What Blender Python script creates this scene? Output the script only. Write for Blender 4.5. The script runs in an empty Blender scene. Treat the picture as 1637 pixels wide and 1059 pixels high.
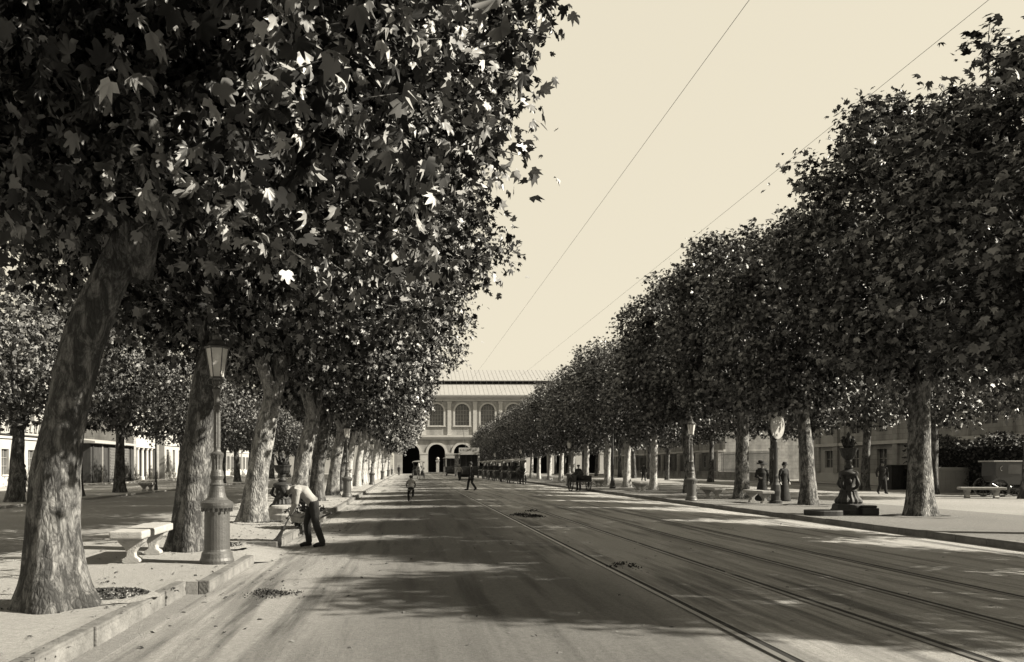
import bpy, bmesh, math, random
import numpy as np
from mathutils import Vector, Matrix, noise
R = math.radians
PI = math.pi
scene = bpy.context.scene
COL = scene.collection
rnd = random.Random(7)

# ------------------------------------------------------------------ helpers
def tag(o, label=None, cat=None, group=None, kind=None):
    if label: o['label'] = label
    if cat: o['category'] = cat
    if group: o['group'] = group
    if kind: o['kind'] = kind
    return o

def empty(name, loc=(0, 0, 0), rz=0.0):
    o = bpy.data.objects.new(name, None)
    o.empty_display_size = 0.3
    COL.objects.link(o)
    o.location = loc
    o.rotation_euler = (0, 0, rz)
    return o

def kids(o, table={}):
    return [c for c in bpy.data.objects if c.parent == o]

def copy_tree(o, parent=None, ch=None):
    c = o.copy()
    COL.objects.link(c)
    c.parent = parent
    for k in kids(o):
        copy_tree(k, c)
    return c

class MB:
    """collects geometry for ONE mesh"""
    def __init__(s):
        s.v = []; s.f = []; s.m = Matrix.Identity(4)
    def add(s, vs, fs):
        n = len(s.v)
        s.v += [tuple(s.m @ Vector(p)) for p in vs]
        s.f += [tuple(n + i for i in f) for f in fs]
        return s
    def box(s, x0, x1, y0, y1, z0, z1):
        return s.add([(x0,y0,z0),(x1,y0,z0),(x1,y1,z0),(x0,y1,z0),(x0,y0,z1),(x1,y0,z1),(x1,y1,z1),(x0,y1,z1)],
                     [(0,3,2,1),(4,5,6,7),(0,1,5,4),(1,2,6,5),(2,3,7,6),(3,0,4,7)])
    def lathe(s, prof, n=16, c=(0,0), flute=0.0, phase=0.0):
        vs = []; fs = []
        for r, z in prof:
            for i in range(n):
                a = 2*PI*i/n + phase
                rr = r*(1 + (flute if i % 2 else -flute))
                vs.append((c[0]+rr*math.cos(a), c[1]+rr*math.sin(a), z))
        for k in range(len(prof)-1):
            for i in range(n):
                j = (i+1) % n
                fs.append((k*n+i, k*n+j, (k+1)*n+j, (k+1)*n+i))
        fs.append(tuple(range(n-1, -1, -1)))
        fs.append(tuple((len(prof)-1)*n+i for i in range(n)))
        return s.add(vs, fs)
    def tube(s, pts, rad, n=8, rough=0.0, seed=0.0, flare=None, sq=1.0):
        pts = [Vector(p) for p in pts]
        m = len(pts)
        vs = []; fs = []
        up = None
        for k, p in enumerate(pts):
            t = (pts[min(k+1, m-1)] - pts[max(k-1, 0)])
            if t.length < 1e-9: t = Vector((0,0,1))
            t.normalize()
            if up is None:
                up = Vector((0,1,0)) if abs(t.y) < .9 else Vector((1,0,0))
            a = t.cross(up)
            if a.length < 1e-6: a = t.orthogonal()
            a.normalize(); b = a.cross(t).normalized(); up = b
            for i in range(n):
                an = 2*PI*i/n
                d = a*math.cos(an) + b*math.sin(an)*sq
                r = rad[k]
                if flare: r *= flare(k, an)
                if rough:
                    q = p + d*rad[k]
                    nn = noise.noise(Vector((q.x*2.2+seed, q.y*2.2, q.z*1.1)))*1.0 + noise.noise(Vector((q.x*7+seed, q.y*7, q.z*3.2)))*.45+ noise.noise(Vector((q.x*19+seed, q.y*19, q.z*6)))*.22
                    r += rough*nn
                vs.append(tuple(p + d*r))
        for k in range(m-1):
            for i in range(n):
                j = (i+1) % n
                fs.append((k*n+i, k*n+j, (k+1)*n+j, (k+1)*n+i))
        fs.append(tuple(range(n-1, -1, -1)))
        fs.append(tuple((m-1)*n+i for i in range(n)))
        return s.add(vs, fs)
    def sphere(s, c, r, n=12, m=8):
        if not hasattr(r, '__len__'): r = (r, r, r)
        vs = []; fs = []
        vs.append((c[0], c[1], c[2]-r[2]))
        for k in range(1, m):
            th = PI*k/m - PI/2
            for i in range(n):
                a = 2*PI*i/n
                vs.append((c[0]+r[0]*math.cos(th)*math.cos(a), c[1]+r[1]*math.cos(th)*math.sin(a), c[2]+r[2]*math.sin(th)))
        vs.append((c[0], c[1], c[2]+r[2]))
        for i in range(n):
            j = (i+1) % n
            fs.append((0, 1+j, 1+i))
            for k in range(m-2):
                fs.append((1+k*n+i, 1+k*n+j, 1+(k+1)*n+j, 1+(k+1)*n+i))
            fs.append((len(vs)-1, 1+(m-2)*n+i, 1+(m-2)*n+j))
        return s.add(vs, fs)
    def prism(s, poly, axis, a, b):
        """extrude a 2-D polygon between a and b along axis ('x','y','z')"""
        def P(u, w, t):
            return {'x': (t, u, w), 'y': (u, t, w), 'z': (u, w, t)}[axis]
        n = len(poly)
        vs = [P(u, w, a) for u, w in poly] + [P(u, w, b) for u, w in poly]
        fs = [tuple(range(n)), tuple(range(2*n-1, n-1, -1))]
        for i in range(n):
            j = (i+1) % n
            fs.append((i, n+i, n+j, j))
        return s.add(vs, fs)
    def mesh(s, name):
        me = bpy.data.meshes.new(name)
        me.from_pydata(s.v, [], s.f)
        bm = bmesh.new(); bm.from_mesh(me)
        bmesh.ops.recalc_face_normals(bm, faces=bm.faces)
        bm.to_mesh(me); bm.free()
        return me
    def build(s, name, mat, parent=None, smooth=False, bevel=0.0):
        me = s.mesh(name)
        if bevel:
            bm = bmesh.new(); bm.from_mesh(me)
            bmesh.ops.bevel(bm, geom=[e for e in bm.edges if len(e.link_faces) == 2 and e.calc_face_angle(0) > .5],
                            offset=bevel, segments=2, affect='EDGES', profile=.6)
            bm.to_mesh(me); bm.free()
        me.materials.append(mat)
        if smooth:
            me.polygons.foreach_set('use_smooth', [True]*len(me.polygons))
        o = bpy.data.objects.new(name, me)
        COL.objects.link(o)
        if parent: o.parent = parent
        return o

def remeshed(mb, name, mat, parent, voxel=.012, sm=3):
    """one continuous surface out of overlapping limbs"""
    me = mb.mesh('tmp')
    o = bpy.data.objects.new('tmp', me)
    COL.objects.link(o)
    md = o.modifiers.new('r', 'REMESH'); md.mode = 'VOXEL'; md.voxel_size = voxel; md.use_smooth_shade = True
    m2 = o.modifiers.new('s', 'SMOOTH'); m2.iterations = sm; m2.factor = .5
    bpy.context.view_layer.update()
    dg = bpy.context.evaluated_depsgraph_get()
    new = bpy.data.meshes.new_from_object(o.evaluated_get(dg))
    bpy.data.objects.remove(o)
    new.name = name
    new.materials.clear(); new.materials.append(mat)
    q = bpy.data.objects.new(name, new)
    COL.objects.link(q)
    q.parent = parent
    return q

# ------------------------------------------------------------------ materials
def tone(v, w=1.0):
    """a sepia print tone of reflectance v (w = warmth)"""
    return (v*(1+.015*w), v, v*(1-.03*w), 1)

def mat(name, v, rough=.8, spec=.3, metal=0.0, var=.25, scale=6.0, bump=.0, bscale=30.0, w=1.0, stretch=(1,1,1), alpha=None, v2=None, thr=None):
    m = bpy.data.materials.new(name); m.use_nodes = True
    nt = m.node_tree; N = nt.nodes; L = nt.links
    b = N['Principled BSDF']
    b.inputs['Roughness'].default_value = rough
    b.inputs['Specular IOR Level'].default_value = spec
    b.inputs['Metallic'].default_value = metal
    tc = N.new('ShaderNodeTexCoord'); mp = N.new('ShaderNodeMapping')
    mp.inputs['Scale'].default_value = stretch
    L.new(tc.outputs['Object'], mp.inputs['Vector'])
    n1 = N.new('ShaderNodeTexNoise'); n1.inputs['Scale'].default_value = scale; n1.inputs['Detail'].default_value = 8; n1.inputs['Roughness'].default_value = .65
    L.new(mp.outputs['Vector'], n1.inputs['Vector'])
    cr = N.new('ShaderNodeValToRGB')
    lo = v2 if v2 is not None else v*(1-var)
    hi = v if v2 is not None else v*(1+var)
    a0, a1 = thr if thr else (.3, .7)
    cr.color_ramp.elements[0].position = a0; cr.color_ramp.elements[0].color = tone(lo, w)
    cr.color_ramp.elements[1].position = a1; cr.color_ramp.elements[1].color = tone(hi, w)
    L.new(n1.outputs['Fac'], cr.inputs['Fac'])
    L.new(cr.outputs['Color'], b.inputs['Base Color'])
    if bump:
        n2 = N.new('ShaderNodeTexNoise'); n2.inputs['Scale'].default_value = bscale; n2.inputs['Detail'].default_value = 6
        L.new(mp.outputs['Vector'], n2.inputs['Vector'])
        bp = N.new('ShaderNodeBump'); bp.inputs['Strength'].default_value = min(1, bump); bp.inputs['Distance'].default_value = .02*max(1, bump)
        L.new(n2.outputs['Fac'], bp.inputs['Height']); L.new(bp.outputs['Normal'], b.inputs['Normal'])
    if alpha is not None: b.inputs['Alpha'].default_value = alpha
    return m

def ashlar(m, w=.9, h=.42, dark=.72):
    nt = m.node_tree; N = nt.nodes; L = nt.links
    b = N['Principled BSDF']; src = b.inputs['Base Color'].links[0].from_socket
    tc = N.new('ShaderNodeTexCoord'); sp = N.new('ShaderNodeSeparateXYZ'); L.new(tc.outputs['Object'], sp.inputs[0])
    ad = N.new('ShaderNodeMath'); L.new(sp.outputs['X'], ad.inputs[0]); L.new(sp.outputs['Y'], ad.inputs[1])
    cb = N.new('ShaderNodeCombineXYZ'); L.new(ad.outputs[0], cb.inputs['X']); L.new(sp.outputs['Z'], cb.inputs['Y'])
    br = N.new('ShaderNodeTexBrick'); br.inputs['Scale'].default_value = 1; br.inputs['Brick Width'].default_value = w; br.inputs['Row Height'].default_value = h
    br.inputs['Mortar Size'].default_value = .022; br.inputs['Color1'].default_value = (1,1,1,1); br.inputs['Color2'].default_value = (.84,.84,.84,1); br.inputs['Mortar'].default_value = (dark,dark,dark,1)
    L.new(cb.outputs[0], br.inputs['Vector'])
    st_ = N.new('ShaderNodeTexNoise'); st_.inputs['Scale'].default_value = .5; st_.inputs['Detail'].default_value = 8
    mp = N.new('ShaderNodeMapping'); mp.inputs['Scale'].default_value = (2,2,.4); L.new(tc.outputs['Object'], mp.inputs['Vector']); L.new(mp.outputs['Vector'], st_.inputs['Vector'])
    r = N.new('ShaderNodeValToRGB'); r.color_ramp.elements[0].position = .4; r.color_ramp.elements[1].position = .65; r.color_ramp.elements[1].color = (.7,.7,.7,1); r.color_ramp.elements[0].color = (1,1,1,1)
    L.new(st_.outputs['Fac'], r.inputs['Fac'])
    for other in (br.outputs['Color'], r.outputs['Color']):
        mx = N.new('ShaderNodeMix'); mx.data_type = 'RGBA'; mx.blend_type = 'MULTIPLY'; mx.inputs['Factor'].default_value = 1
        L.new(src, mx.inputs[6]); L.new(other, mx.inputs[7]); src = mx.outputs[2]
    L.new(src, b.inputs['Base Color'])

def mix_by(nt, fac, a, b):
    mx = nt.nodes.new('ShaderNodeMix'); mx.data_type = 'RGBA'
    nt.links.new(fac, mx.inputs['Factor'])
    if hasattr(a, 'links'): nt.links.new(a, mx.inputs[6])
    else: mx.inputs[6].default_value = a
    if hasattr(b, 'links'): nt.links.new(b, mx.inputs[7])
    else: mx.inputs[7].default_value = b
    return mx.outputs[2]

def ground_mat(name, base, dark, speck=.5, road=False, coarse=.35):
    m = bpy.data.materials.new(name); m.use_nodes = True
    nt = m.node_tree; N = nt.nodes; L = nt.links
    b = N['Principled BSDF']; b.inputs['Roughness'].default_value = .92; b.inputs['Specular IOR Level'].default_value = .2
    tc = N.new('ShaderNodeTexCoord')
    def nz(scale, stretch=(1,1,1), det=8, rough=.6):
        mp = N.new('ShaderNodeMapping'); mp.inputs['Scale'].default_value = stretch
        L.new(tc.outputs['Object'], mp.inputs['Vector'])
        n = N.new('ShaderNodeTexNoise'); n.inputs['Scale'].default_value = scale; n.inputs['Detail'].default_value = det; n.inputs['Roughness'].default_value = rough
        L.new(mp.outputs['Vector'], n.inputs['Vector'])
        return n.outputs['Fac']
    def ramp(f, a, b_, ca=(0,0,0,1), cb=(1,1,1,1)):
        r = N.new('ShaderNodeValToRGB'); r.color_ramp.elements[0].position = a; r.color_ramp.elements[1].position = b_
        r.color_ramp.elements[0].color = ca; r.color_ramp.elements[1].color = cb
        L.new(f, r.inputs['Fac']); return r.outputs['Color']
    big = ramp(nz(coarse, (1,.6,1)), .35, .68)
    c = mix_by(nt, big, tone(base), tone(base*.74))
    fine = ramp(nz(9, (1,1,1), 10, .75), .38, .62)
    c = mix_by(nt, fine, c, tone(base*.8))
    if road:
        tr = ramp(nz(2.6, (1,.06,1), 6), .5, .66)          # wheel tracks along the road
        c = mix_by(nt, tr, c, tone(dark*1.15))
        tr2 = ramp(nz(1.1, (1.6,.1,1), 9, .7), .52, .64)
        c = mix_by(nt, tr2, c, tone(base*.55))
        # darker band of the carriageway left of the rails, with wavering edges
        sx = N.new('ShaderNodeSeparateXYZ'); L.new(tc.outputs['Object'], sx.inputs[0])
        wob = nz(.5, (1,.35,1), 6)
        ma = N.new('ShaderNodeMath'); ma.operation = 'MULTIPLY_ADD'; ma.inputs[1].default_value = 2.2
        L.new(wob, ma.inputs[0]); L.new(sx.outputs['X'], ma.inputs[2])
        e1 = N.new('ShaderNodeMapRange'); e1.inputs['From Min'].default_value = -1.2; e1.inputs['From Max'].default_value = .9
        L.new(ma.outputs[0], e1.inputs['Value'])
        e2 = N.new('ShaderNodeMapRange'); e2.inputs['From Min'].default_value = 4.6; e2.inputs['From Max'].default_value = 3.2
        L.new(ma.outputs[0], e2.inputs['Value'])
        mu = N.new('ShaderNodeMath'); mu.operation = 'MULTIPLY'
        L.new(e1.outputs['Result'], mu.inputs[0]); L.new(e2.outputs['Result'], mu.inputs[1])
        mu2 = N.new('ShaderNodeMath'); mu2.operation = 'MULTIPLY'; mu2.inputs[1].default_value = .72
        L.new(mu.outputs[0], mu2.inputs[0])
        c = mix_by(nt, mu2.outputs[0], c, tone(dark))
    gr = ramp(nz(24, (1,1,1), 8, .9), .35, .65, (.55,.55,.55,1), (1.18,1.18,1.18,1))
    mg = N.new('ShaderNodeMix'); mg.data_type = 'RGBA'; mg.blend_type = 'MULTIPLY'; mg.inputs['Factor'].default_value = .8
    L.new(c, mg.inputs[6]); L.new(gr, mg.inputs[7]); c = mg.outputs[2]
    sp = ramp(nz(60, (1,1,1), 4, .8), .6, .68)
    sm = N.new('ShaderNodeMath'); sm.operation = 'MULTIPLY'; sm.inputs[1].default_value = speck
    L.new(sp, sm.inputs[0])
    c = mix_by(nt, sm.outputs[0], c, tone(dark*.6))
    L.new(c, b.inputs['Base Color'])
    bp = N.new('ShaderNodeBump'); bp.inputs['Strength'].default_value = 1; bp.inputs['Distance'].default_value = .05
    L.new(nz(17, (1,1,1), 12, .88), bp.inputs['Height']); L.new(bp.outputs['Normal'], b.inputs['Normal'])
    return m

def bark_mat(name, light, dark, bias=.5):
    m = bpy.data.materials.new(name); m.use_nodes = True
    nt = m.node_tree; N = nt.nodes; L = nt.links
    b = N['Principled BSDF']; b.inputs['Roughness'].default_value = .85; b.inputs['Specular IOR Level'].default_value = .25
    tc = N.new('ShaderNodeTexCoord')
    def mp(sc):
        q = N.new('ShaderNodeMapping'); q.inputs['Scale'].default_value = sc; L.new(tc.outputs['Object'], q.inputs['Vector']); return q.outputs['Vector']
    n0 = N.new('ShaderNodeTexNoise'); n0.inputs['Scale'].default_value = 5.5; n0.inputs['Detail'].default_value = 10; n0.inputs['Roughness'].default_value = .72; n0.inputs['Distortion'].default_value = .6
    L.new(mp((1.3,1.3,.6)), n0.inputs['Vector'])
    r0 = N.new('ShaderNodeValToRGB'); r0.color_ramp.elements[0].position = bias-.13; r0.color_ramp.elements[1].position = bias+.1
    r0.color_ramp.elements[0].color = tone(light, .7); r0.color_ramp.elements[1].color = tone(dark, .5)
    L.new(n0.outputs['Fac'], r0.inputs['Fac'])
    vo = N.new('ShaderNodeTexVoronoi'); vo.feature = 'DISTANCE_TO_EDGE'; vo.inputs['Scale'].default_value = 16
    L.new(mp((1.3,1.3,.45)), vo.inputs['Vector'])
    r1 = N.new('ShaderNodeValToRGB'); r1.color_ramp.elements[0].position = 0; r1.color_ramp.elements[1].position = .12
    r1.color_ramp.elements[0].color = (.55,.55,.55,1); r1.color_ramp.elements[1].color = (1,1,1,1)
    L.new(vo.outputs['Distance'], r1.inputs['Fac'])
    mx = N.new('ShaderNodeMix'); mx.data_type = 'RGBA'; mx.blend_type = 'MULTIPLY'; mx.inputs['Factor'].default_value = .8
    L.new(r0.outputs['Color'], mx.inputs[6]); L.new(r1.outputs['Color'], mx.inputs[7])
    L.new(mx.outputs[2], b.inputs['Base Color'])
    ad = N.new('ShaderNodeMath'); ad.operation = 'ADD'
    L.new(n0.outputs['Fac'], ad.inputs[0]); L.new(vo.outputs['Distance'], ad.inputs[1])
    bp = N.new('ShaderNodeBump'); bp.inputs['Strength'].default_value = .9; bp.inputs['Distance'].default_value = .04
    L.new(ad.outputs[0], bp.inputs['Height']); L.new(bp.outputs['Normal'], b.inputs['Normal'])
    return m

def leaf_mat(name, lo, hi, rough=.42, spec=.5, pos=.3):
    m = bpy.data.materials.new(name); m.use_nodes = True
    nt = m.node_tree; N = nt.nodes; L = nt.links
    b = N['Principled BSDF']; b.inputs['Roughness'].default_value = rough; b.inputs['Specular IOR Level'].default_value = spec
    g = N.new('ShaderNodeNewGeometry')
    cr = N.new('ShaderNodeValToRGB')
    cr.color_ramp.elements[0].color = tone(lo, .2); cr.color_ramp.elements[1].color = tone(hi, .5)
    cr.color_ramp.elements[0].position = pos
    L.new(g.outputs['Random Per Island'], cr.inputs['Fac'])
    L.new(cr.outputs['Color'], b.inputs['Base Color'])
    return m

M = {}
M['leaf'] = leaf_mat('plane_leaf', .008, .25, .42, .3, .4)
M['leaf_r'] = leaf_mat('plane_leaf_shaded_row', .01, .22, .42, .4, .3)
M['leaf_s'] = leaf_mat('young_tree_leaf', .015, .15, .45, .4)
M['bark'] = bark_mat('old_bark', .23, .035, .44)
M['bark_mid'] = bark_mat('half_pale_bark', .34, .06, .49)
M['bark_pale'] = bark_mat('pale_bark', .42, .14, .56)
M['bark_r'] = bark_mat('bark_right', .30, .04, .46)
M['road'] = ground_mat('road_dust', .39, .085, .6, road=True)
M['pave'] = ground_mat('pavement_sand', .36, .14, .6)
M['earth'] = ground_mat('tree_strip_earth', .19, .07, .5)
M['gravel'] = ground_mat('pale_gravel', .30, .1, .5)
M['ground'] = ground_mat('ground_dust', .26, .08, .4)
M['kerb'] = mat('kerb_stone', .15, .9, .2, var=.3, scale=5, bump=.7, bscale=30)
M['soil'] = ground_mat('pit_soil', .06, .012, .9, coarse=3)
M['stone'] = mat('bench_stone', 0.27, .85, .25, var=.18, scale=7, bump=.6, bscale=40)
M['iron'] = mat('cast_iron', .022, .6, .3, var=.35, scale=18, bump=.3, bscale=50, w=.3)
M['iron_pale'] = mat('painted_iron', .055, .5, .5, var=.2, scale=14, bump=.3, bscale=50)
M['iron_dark'] = mat('black_iron', .02, .45, .5, var=.3, scale=10, w=.2)
M['glass'] = mat('lantern_glass', 0.7, .08, .6, var=.05, scale=3, alpha=.6)
M['wire'] = mat('wire_copper', .05, .5, .5, w=.2)
M['steel'] = mat('rail_steel', .14, .4, .5, metal=.3, var=.3, scale=4, stretch=(1,.3,1))
M['groove'] = mat('rail_groove', .02, .9, .1, w=.3)
M['facade'] = mat('station_stone', 0.3, .9, .2, var=.12, scale=.8, bump=.4, bscale=3)
M['trim'] = mat('station_trim', 0.36, .9, .2, var=.1, scale=1.2, bump=.3, bscale=8)
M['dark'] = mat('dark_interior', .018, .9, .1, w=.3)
M['zinc'] = mat('zinc_roof', .21, .7, .4, var=.12, scale=.9, stretch=(1,3,1))
M['zinc_seam'] = mat('zinc_seam', .2, .6, .4)
M['pane'] = mat('window_glass', .06, .15, .6, var=.6, scale=.6, w=.3)
M['frame'] = mat('window_frame', 0.22, .7, .3)
M['wall_w'] = mat('white_render', .29, .9, .2, var=.12, scale=.7, bump=.3, bscale=6)
M['wall_g'] = mat('grey_stone_wall', .24, .9, .2, var=.25, scale=1.5, bump=.6, bscale=6)
M['wall_m'] = mat('dressed_stone_wall', .27, .9, .2, var=.2, scale=.9, bump=.5, bscale=7)
M['wood_d'] = mat('dark_wood', 0.035, .7, .3, var=.4, scale=3, stretch=(1,1,.3), w=.5)
M['shutter'] = mat('shutter_wood', 0.09, .7, .3, var=.25, scale=4, w=.6)
M['tram'] = mat('tram_paint', .015, .35, .5, var=.2, scale=1, w=.3)
M['cream'] = mat('cream_paint', 0.27, .6, .4, var=.1, scale=2)
M['canvas'] = mat('canvas_roof', 0.27, .85, .2, var=.15, scale=3, bump=.2, bscale=20)
M['coach'] = mat('coach_black', .02, .3, .6, var=.3, scale=2, w=.2)
M['skin'] = mat('skin_tone', 0.17, .6, .4, var=.08, scale=8)
M['cloth_w'] = mat('white_shirt_cloth', .21, .9, .2, var=.1, scale=9, bump=.5, bscale=18)
M['cloth_d'] = mat('dark_cloth', .022, .9, .2, var=.3, scale=9, w=.2, bump=.5, bscale=18)
M['cloth_m'] = mat('grey_cloth', 0.07, .9, .2, var=.2, scale=9, w=.4, bump=.5, bscale=18)
M['hair'] = mat('dark_hair', .02, .6, .3, w=.2)
M['straw'] = mat('straw_hat', 0.2, .9, .2, var=.2, scale=30)
M['twig'] = mat('broom_twigs', .05, .9, .2, var=.5, scale=20, w=.5)
M['horse'] = mat('horse_coat', 0.025, .6, .4, var=.4, scale=2, w=.5)
M['horse_w'] = mat('pale_horse_coat', 0.2, .6, .4, var=.2, scale=2)
M['sign'] = mat('sign_enamel', .24, .4, .5, var=.3, scale=9)
M['ink'] = mat('sign_ink', .02, .7, .3, w=.2)
M['dung'] = mat('dung_brown', .03, .95, .1, w=.4, bump=.8)
M['hedge'] = leaf_mat('hedge_leaf', .015, .07, .6, .3)

for k_ in ('facade', 'wall_g', 'wall_m'): ashlar(M[k_], .9 if k_ != 'facade' else 1.3, .42 if k_ != 'facade' else .6)
ashlar(M['kerb'], 50, 50, .8)
# ------------------------------------------------------------------ ground
def sheet(name, x0, x1, y0, y1, z, matl, nx=1, ny=1, zf=None):
    vs = []; fs = []
    for j in range(ny+1):
        for i in range(nx+1):
            x = x0+(x1-x0)*i/nx; y = y0+(y1-y0)*j/ny
            vs.append((x, y, z+(zf(x, y) if zf else 0)))
    for j in range(ny):
        for i in range(nx):
            a = j*(nx+1)+i
            fs.append((a, a+1, a+nx+2, a+nx+1))
    mb = MB(); mb.add(vs, fs)
    return mb.build(name, matl, smooth=bool(zf))

KL, KR = -2.6, 11.9
GZ = -.15
gnd = sheet('ground', -900, 900, -60, 1500, GZ-.02, M['ground']); tag(gnd, kind='structure')
def camber(x):
    t = (x-(KL+KR)/2)/((KR-KL)/2)
    return .14*(1-t*t)
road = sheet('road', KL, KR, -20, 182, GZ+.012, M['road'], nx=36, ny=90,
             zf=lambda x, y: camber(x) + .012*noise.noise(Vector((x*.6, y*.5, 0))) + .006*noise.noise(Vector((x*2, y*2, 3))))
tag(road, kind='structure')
def slab(name, x0, x1, y0, y1, z1, matl, lab=None):
    o = MB().box(x0, x1, y0, y1, GZ-.3, z1).build(name, matl)
    return tag(o, kind='structure')
# left pavement: cut back twice where the kerb steps
pl = MB()
pl.prism([(-6.9,-20),(-3.05,-20),(-3.05,10.6),(-2.75,10.6),(-2.75,13.7),(-3.35,13.7),(-3.35,16.2),(-2.75,16.2),(-2.75,180),(-6.9,180)], 'z', GZ-.3, 0)
tag(pl.build('pavement', M['pave']), kind='structure')
kb = MB()
kr_ = random.Random(41)
def stones(mb, x0, x1, y0, y1, far=70):
    y = y0
    while y < min(y1, far):
        l = min(kr_.uniform(.8, 1.35), y1-y)
        if y1-y-l < .3: l = y1-y
        j = kr_.uniform(-.012, .012); h = kr_.uniform(-.004, .014)
        mb.box(x0, x1+j, y+.006, y+l-.008, GZ-.2, .008+h); y += l
    if y < y1: mb.box(x0, x1, y, y1, GZ-.2, .012)
stones(kb, -3.05,-2.9,-4,10.6); stones(kb, -2.75,-2.6,10.6,13.7)
kb.box(-3.35,-3.2,13.7,16.2,GZ-.2,.012)
kb.box(-3.2,-2.6,16.05,16.2,GZ-.2,.012)
stones(kb, -2.75,-2.6,16.2,180)
tag(kb.build('kerb', M['kerb'], bevel=.018), kind='structure')
dirt = MB(); dirt.add([(-3.2,13.7,-.02),(-2.55,13.7,-.11),(-2.3,13.9,-.13),(-2.3,15.9,-.13),(-2.55,16.05,-.11),(-3.2,16.05,-.02),(-3.2,13.7,-.2),(-3.2,16.05,-.2)],
                      [(0,1,4,5),(1,2,3,4),(0,6,1),(5,4,7)])
tag(dirt.build('ground_ramp', M['pave'], smooth=True), kind='structure')
dirt2 = MB(); dirt2.add([(-2.9,6,-.05),(-2.0,6,-.12),(-2.6,10.6,-.04),(-1.9,10.6,-.12),(-2.6,13.5,-.1),(-2.2,13.5,-.13)],[(0,1,3,2),(2,3,5,4)])
slab('tree_strip_far', -20.8, -15.4, -20, 180, 0, M['pave'])
slab('side_pavement', -30, -27, -20, 180, 0, M['pave'])
slab('side_road', -15.4, -6.9, -20, 180, -.10, M['ground'])
slab('far_side_road', -27, -20.8, -20, 180, -.10, M['ground'])
slab('tree_strip', KR+.18, 18.8, -20, 180, 0, M['earth'])
kr = MB(); stones(kr, KR, KR+.18, 10, 180)
tag(kr.build('kerb', M['kerb'], bevel=.012), kind='structure')
slab('promenade', 18.8, 27.6, -20, 180, -.006, M['gravel'])
slab('tree_strip_side', 27.6, 31.5, -20, 180, .0, M['gravel'])
slab('side_road', 31.5, 37.5, -20, 180, -.10, M['earth'])
slab('side_pavement', 37.5, 41, -20, 180, 0, M['gravel'])

# tram rails
for i, (x, w) in enumerate([(2.93, 'leftmost'), (4.41, 'second'), (5.66, 'third'), (7.03, 'rightmost')]):
    e = empty('tram_rail', (x, 0, 0))
    tag(e, 'steel tram rail in the road, %s of the four rails' % w, 'tram rail', 'tram rails along the avenue')
    z = GZ+.012+camber(x)+.006
    a = MB(); g = MB(); d = MB()
    a.box(-.03,.03,-15,178,z-.1,z+.006); a.box(.105,.12,-15,178,z-.1,z+.004)
    g.box(.032,.103,-15,178,z-.1,z-.004+.003)
    a.build('rail_head', M['steel'], e); g.build('rail_groove', M['groove'], e)

# ------------------------------------------------------------------ leaves
def leaf_template(lobes):
    """palmate plane leaf: folded lobes, notches raised, tips drooping (u along the leaf, v across, w up)"""
    if lobes >= 5:
        tips = [(1, 0), (.70, .52), (.70, -.52), (.14, .56), (.14, -.56)]
        notch = {(0, 1): (.55, .21), (0, 2): (.55, -.21), (1, 3): (.33, .36), (2, 4): (.33, -.36), (3, 9): (-.12, .24), (4, 9): (-.12, -.24)}
        P = [(0, 0, 0)]; F = []
        def add(u, v, w): P.append((u, v, w)); return len(P)-1
        nid = {k: add(u, v, .03-.25*abs(v)) for k, (u, v) in notch.items()}
        pairs = [(0, (0, 2), (0, 1)), (1, (0, 1), (1, 3)), (2, (2, 4), (0, 2)), (3, (1, 3), (3, 9)), (4, (4, 9), (2, 4))]
        for k, na, nb in pairs:
            u, v = tips[k]
            t = add(u, v, -.30*u*u-.5*v*v-.05)
            A, B = nid[na], nid[nb]
            if lobes == 7:
                a, b = notch[na], notch[nb]
                def shoulder(n):
                    q = (n[0]*.42+u*.58, n[1]*.42+v*.58); c = (u*.62, v*.62)
                    return add(c[0]+(q[0]-c[0])*1.55, c[1]+(q[1]-c[1])*1.55, -.12*(u*u+v*v)-.02)
                sa, sb = shoulder(a), shoulder(b)
                md = add(u*.6, v*.6, -.10*u*u-.18*v*v-.07)
                F += [(0, A, md), (A, sa, md), (sa, t, md), (t, sb, md), (sb, B, md), (B, 0, md)]
            else:
                F += [(0, A, t), (0, t, B)]
    elif lobes == 3:
        P = [(0,0,0),(1,0,-.3),(.45,.6,-.25),(.45,-.6,-.25),(.45,.16,.0),(.45,-.16,.0),(-.06,.25,-.05),(-.06,-.25,-.05)]
        F = [(0,5,1),(0,1,4),(0,4,2),(0,2,6),(0,7,3),(0,3,5)]
    else:
        P = [(0,0,0),(.45,.42,-.12),(1,0,-.25),(.5,-.42,-.14)]
        F = [(0,3,2),(0,2,1)]
    return np.array(P, dtype=float), np.array(F)

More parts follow.
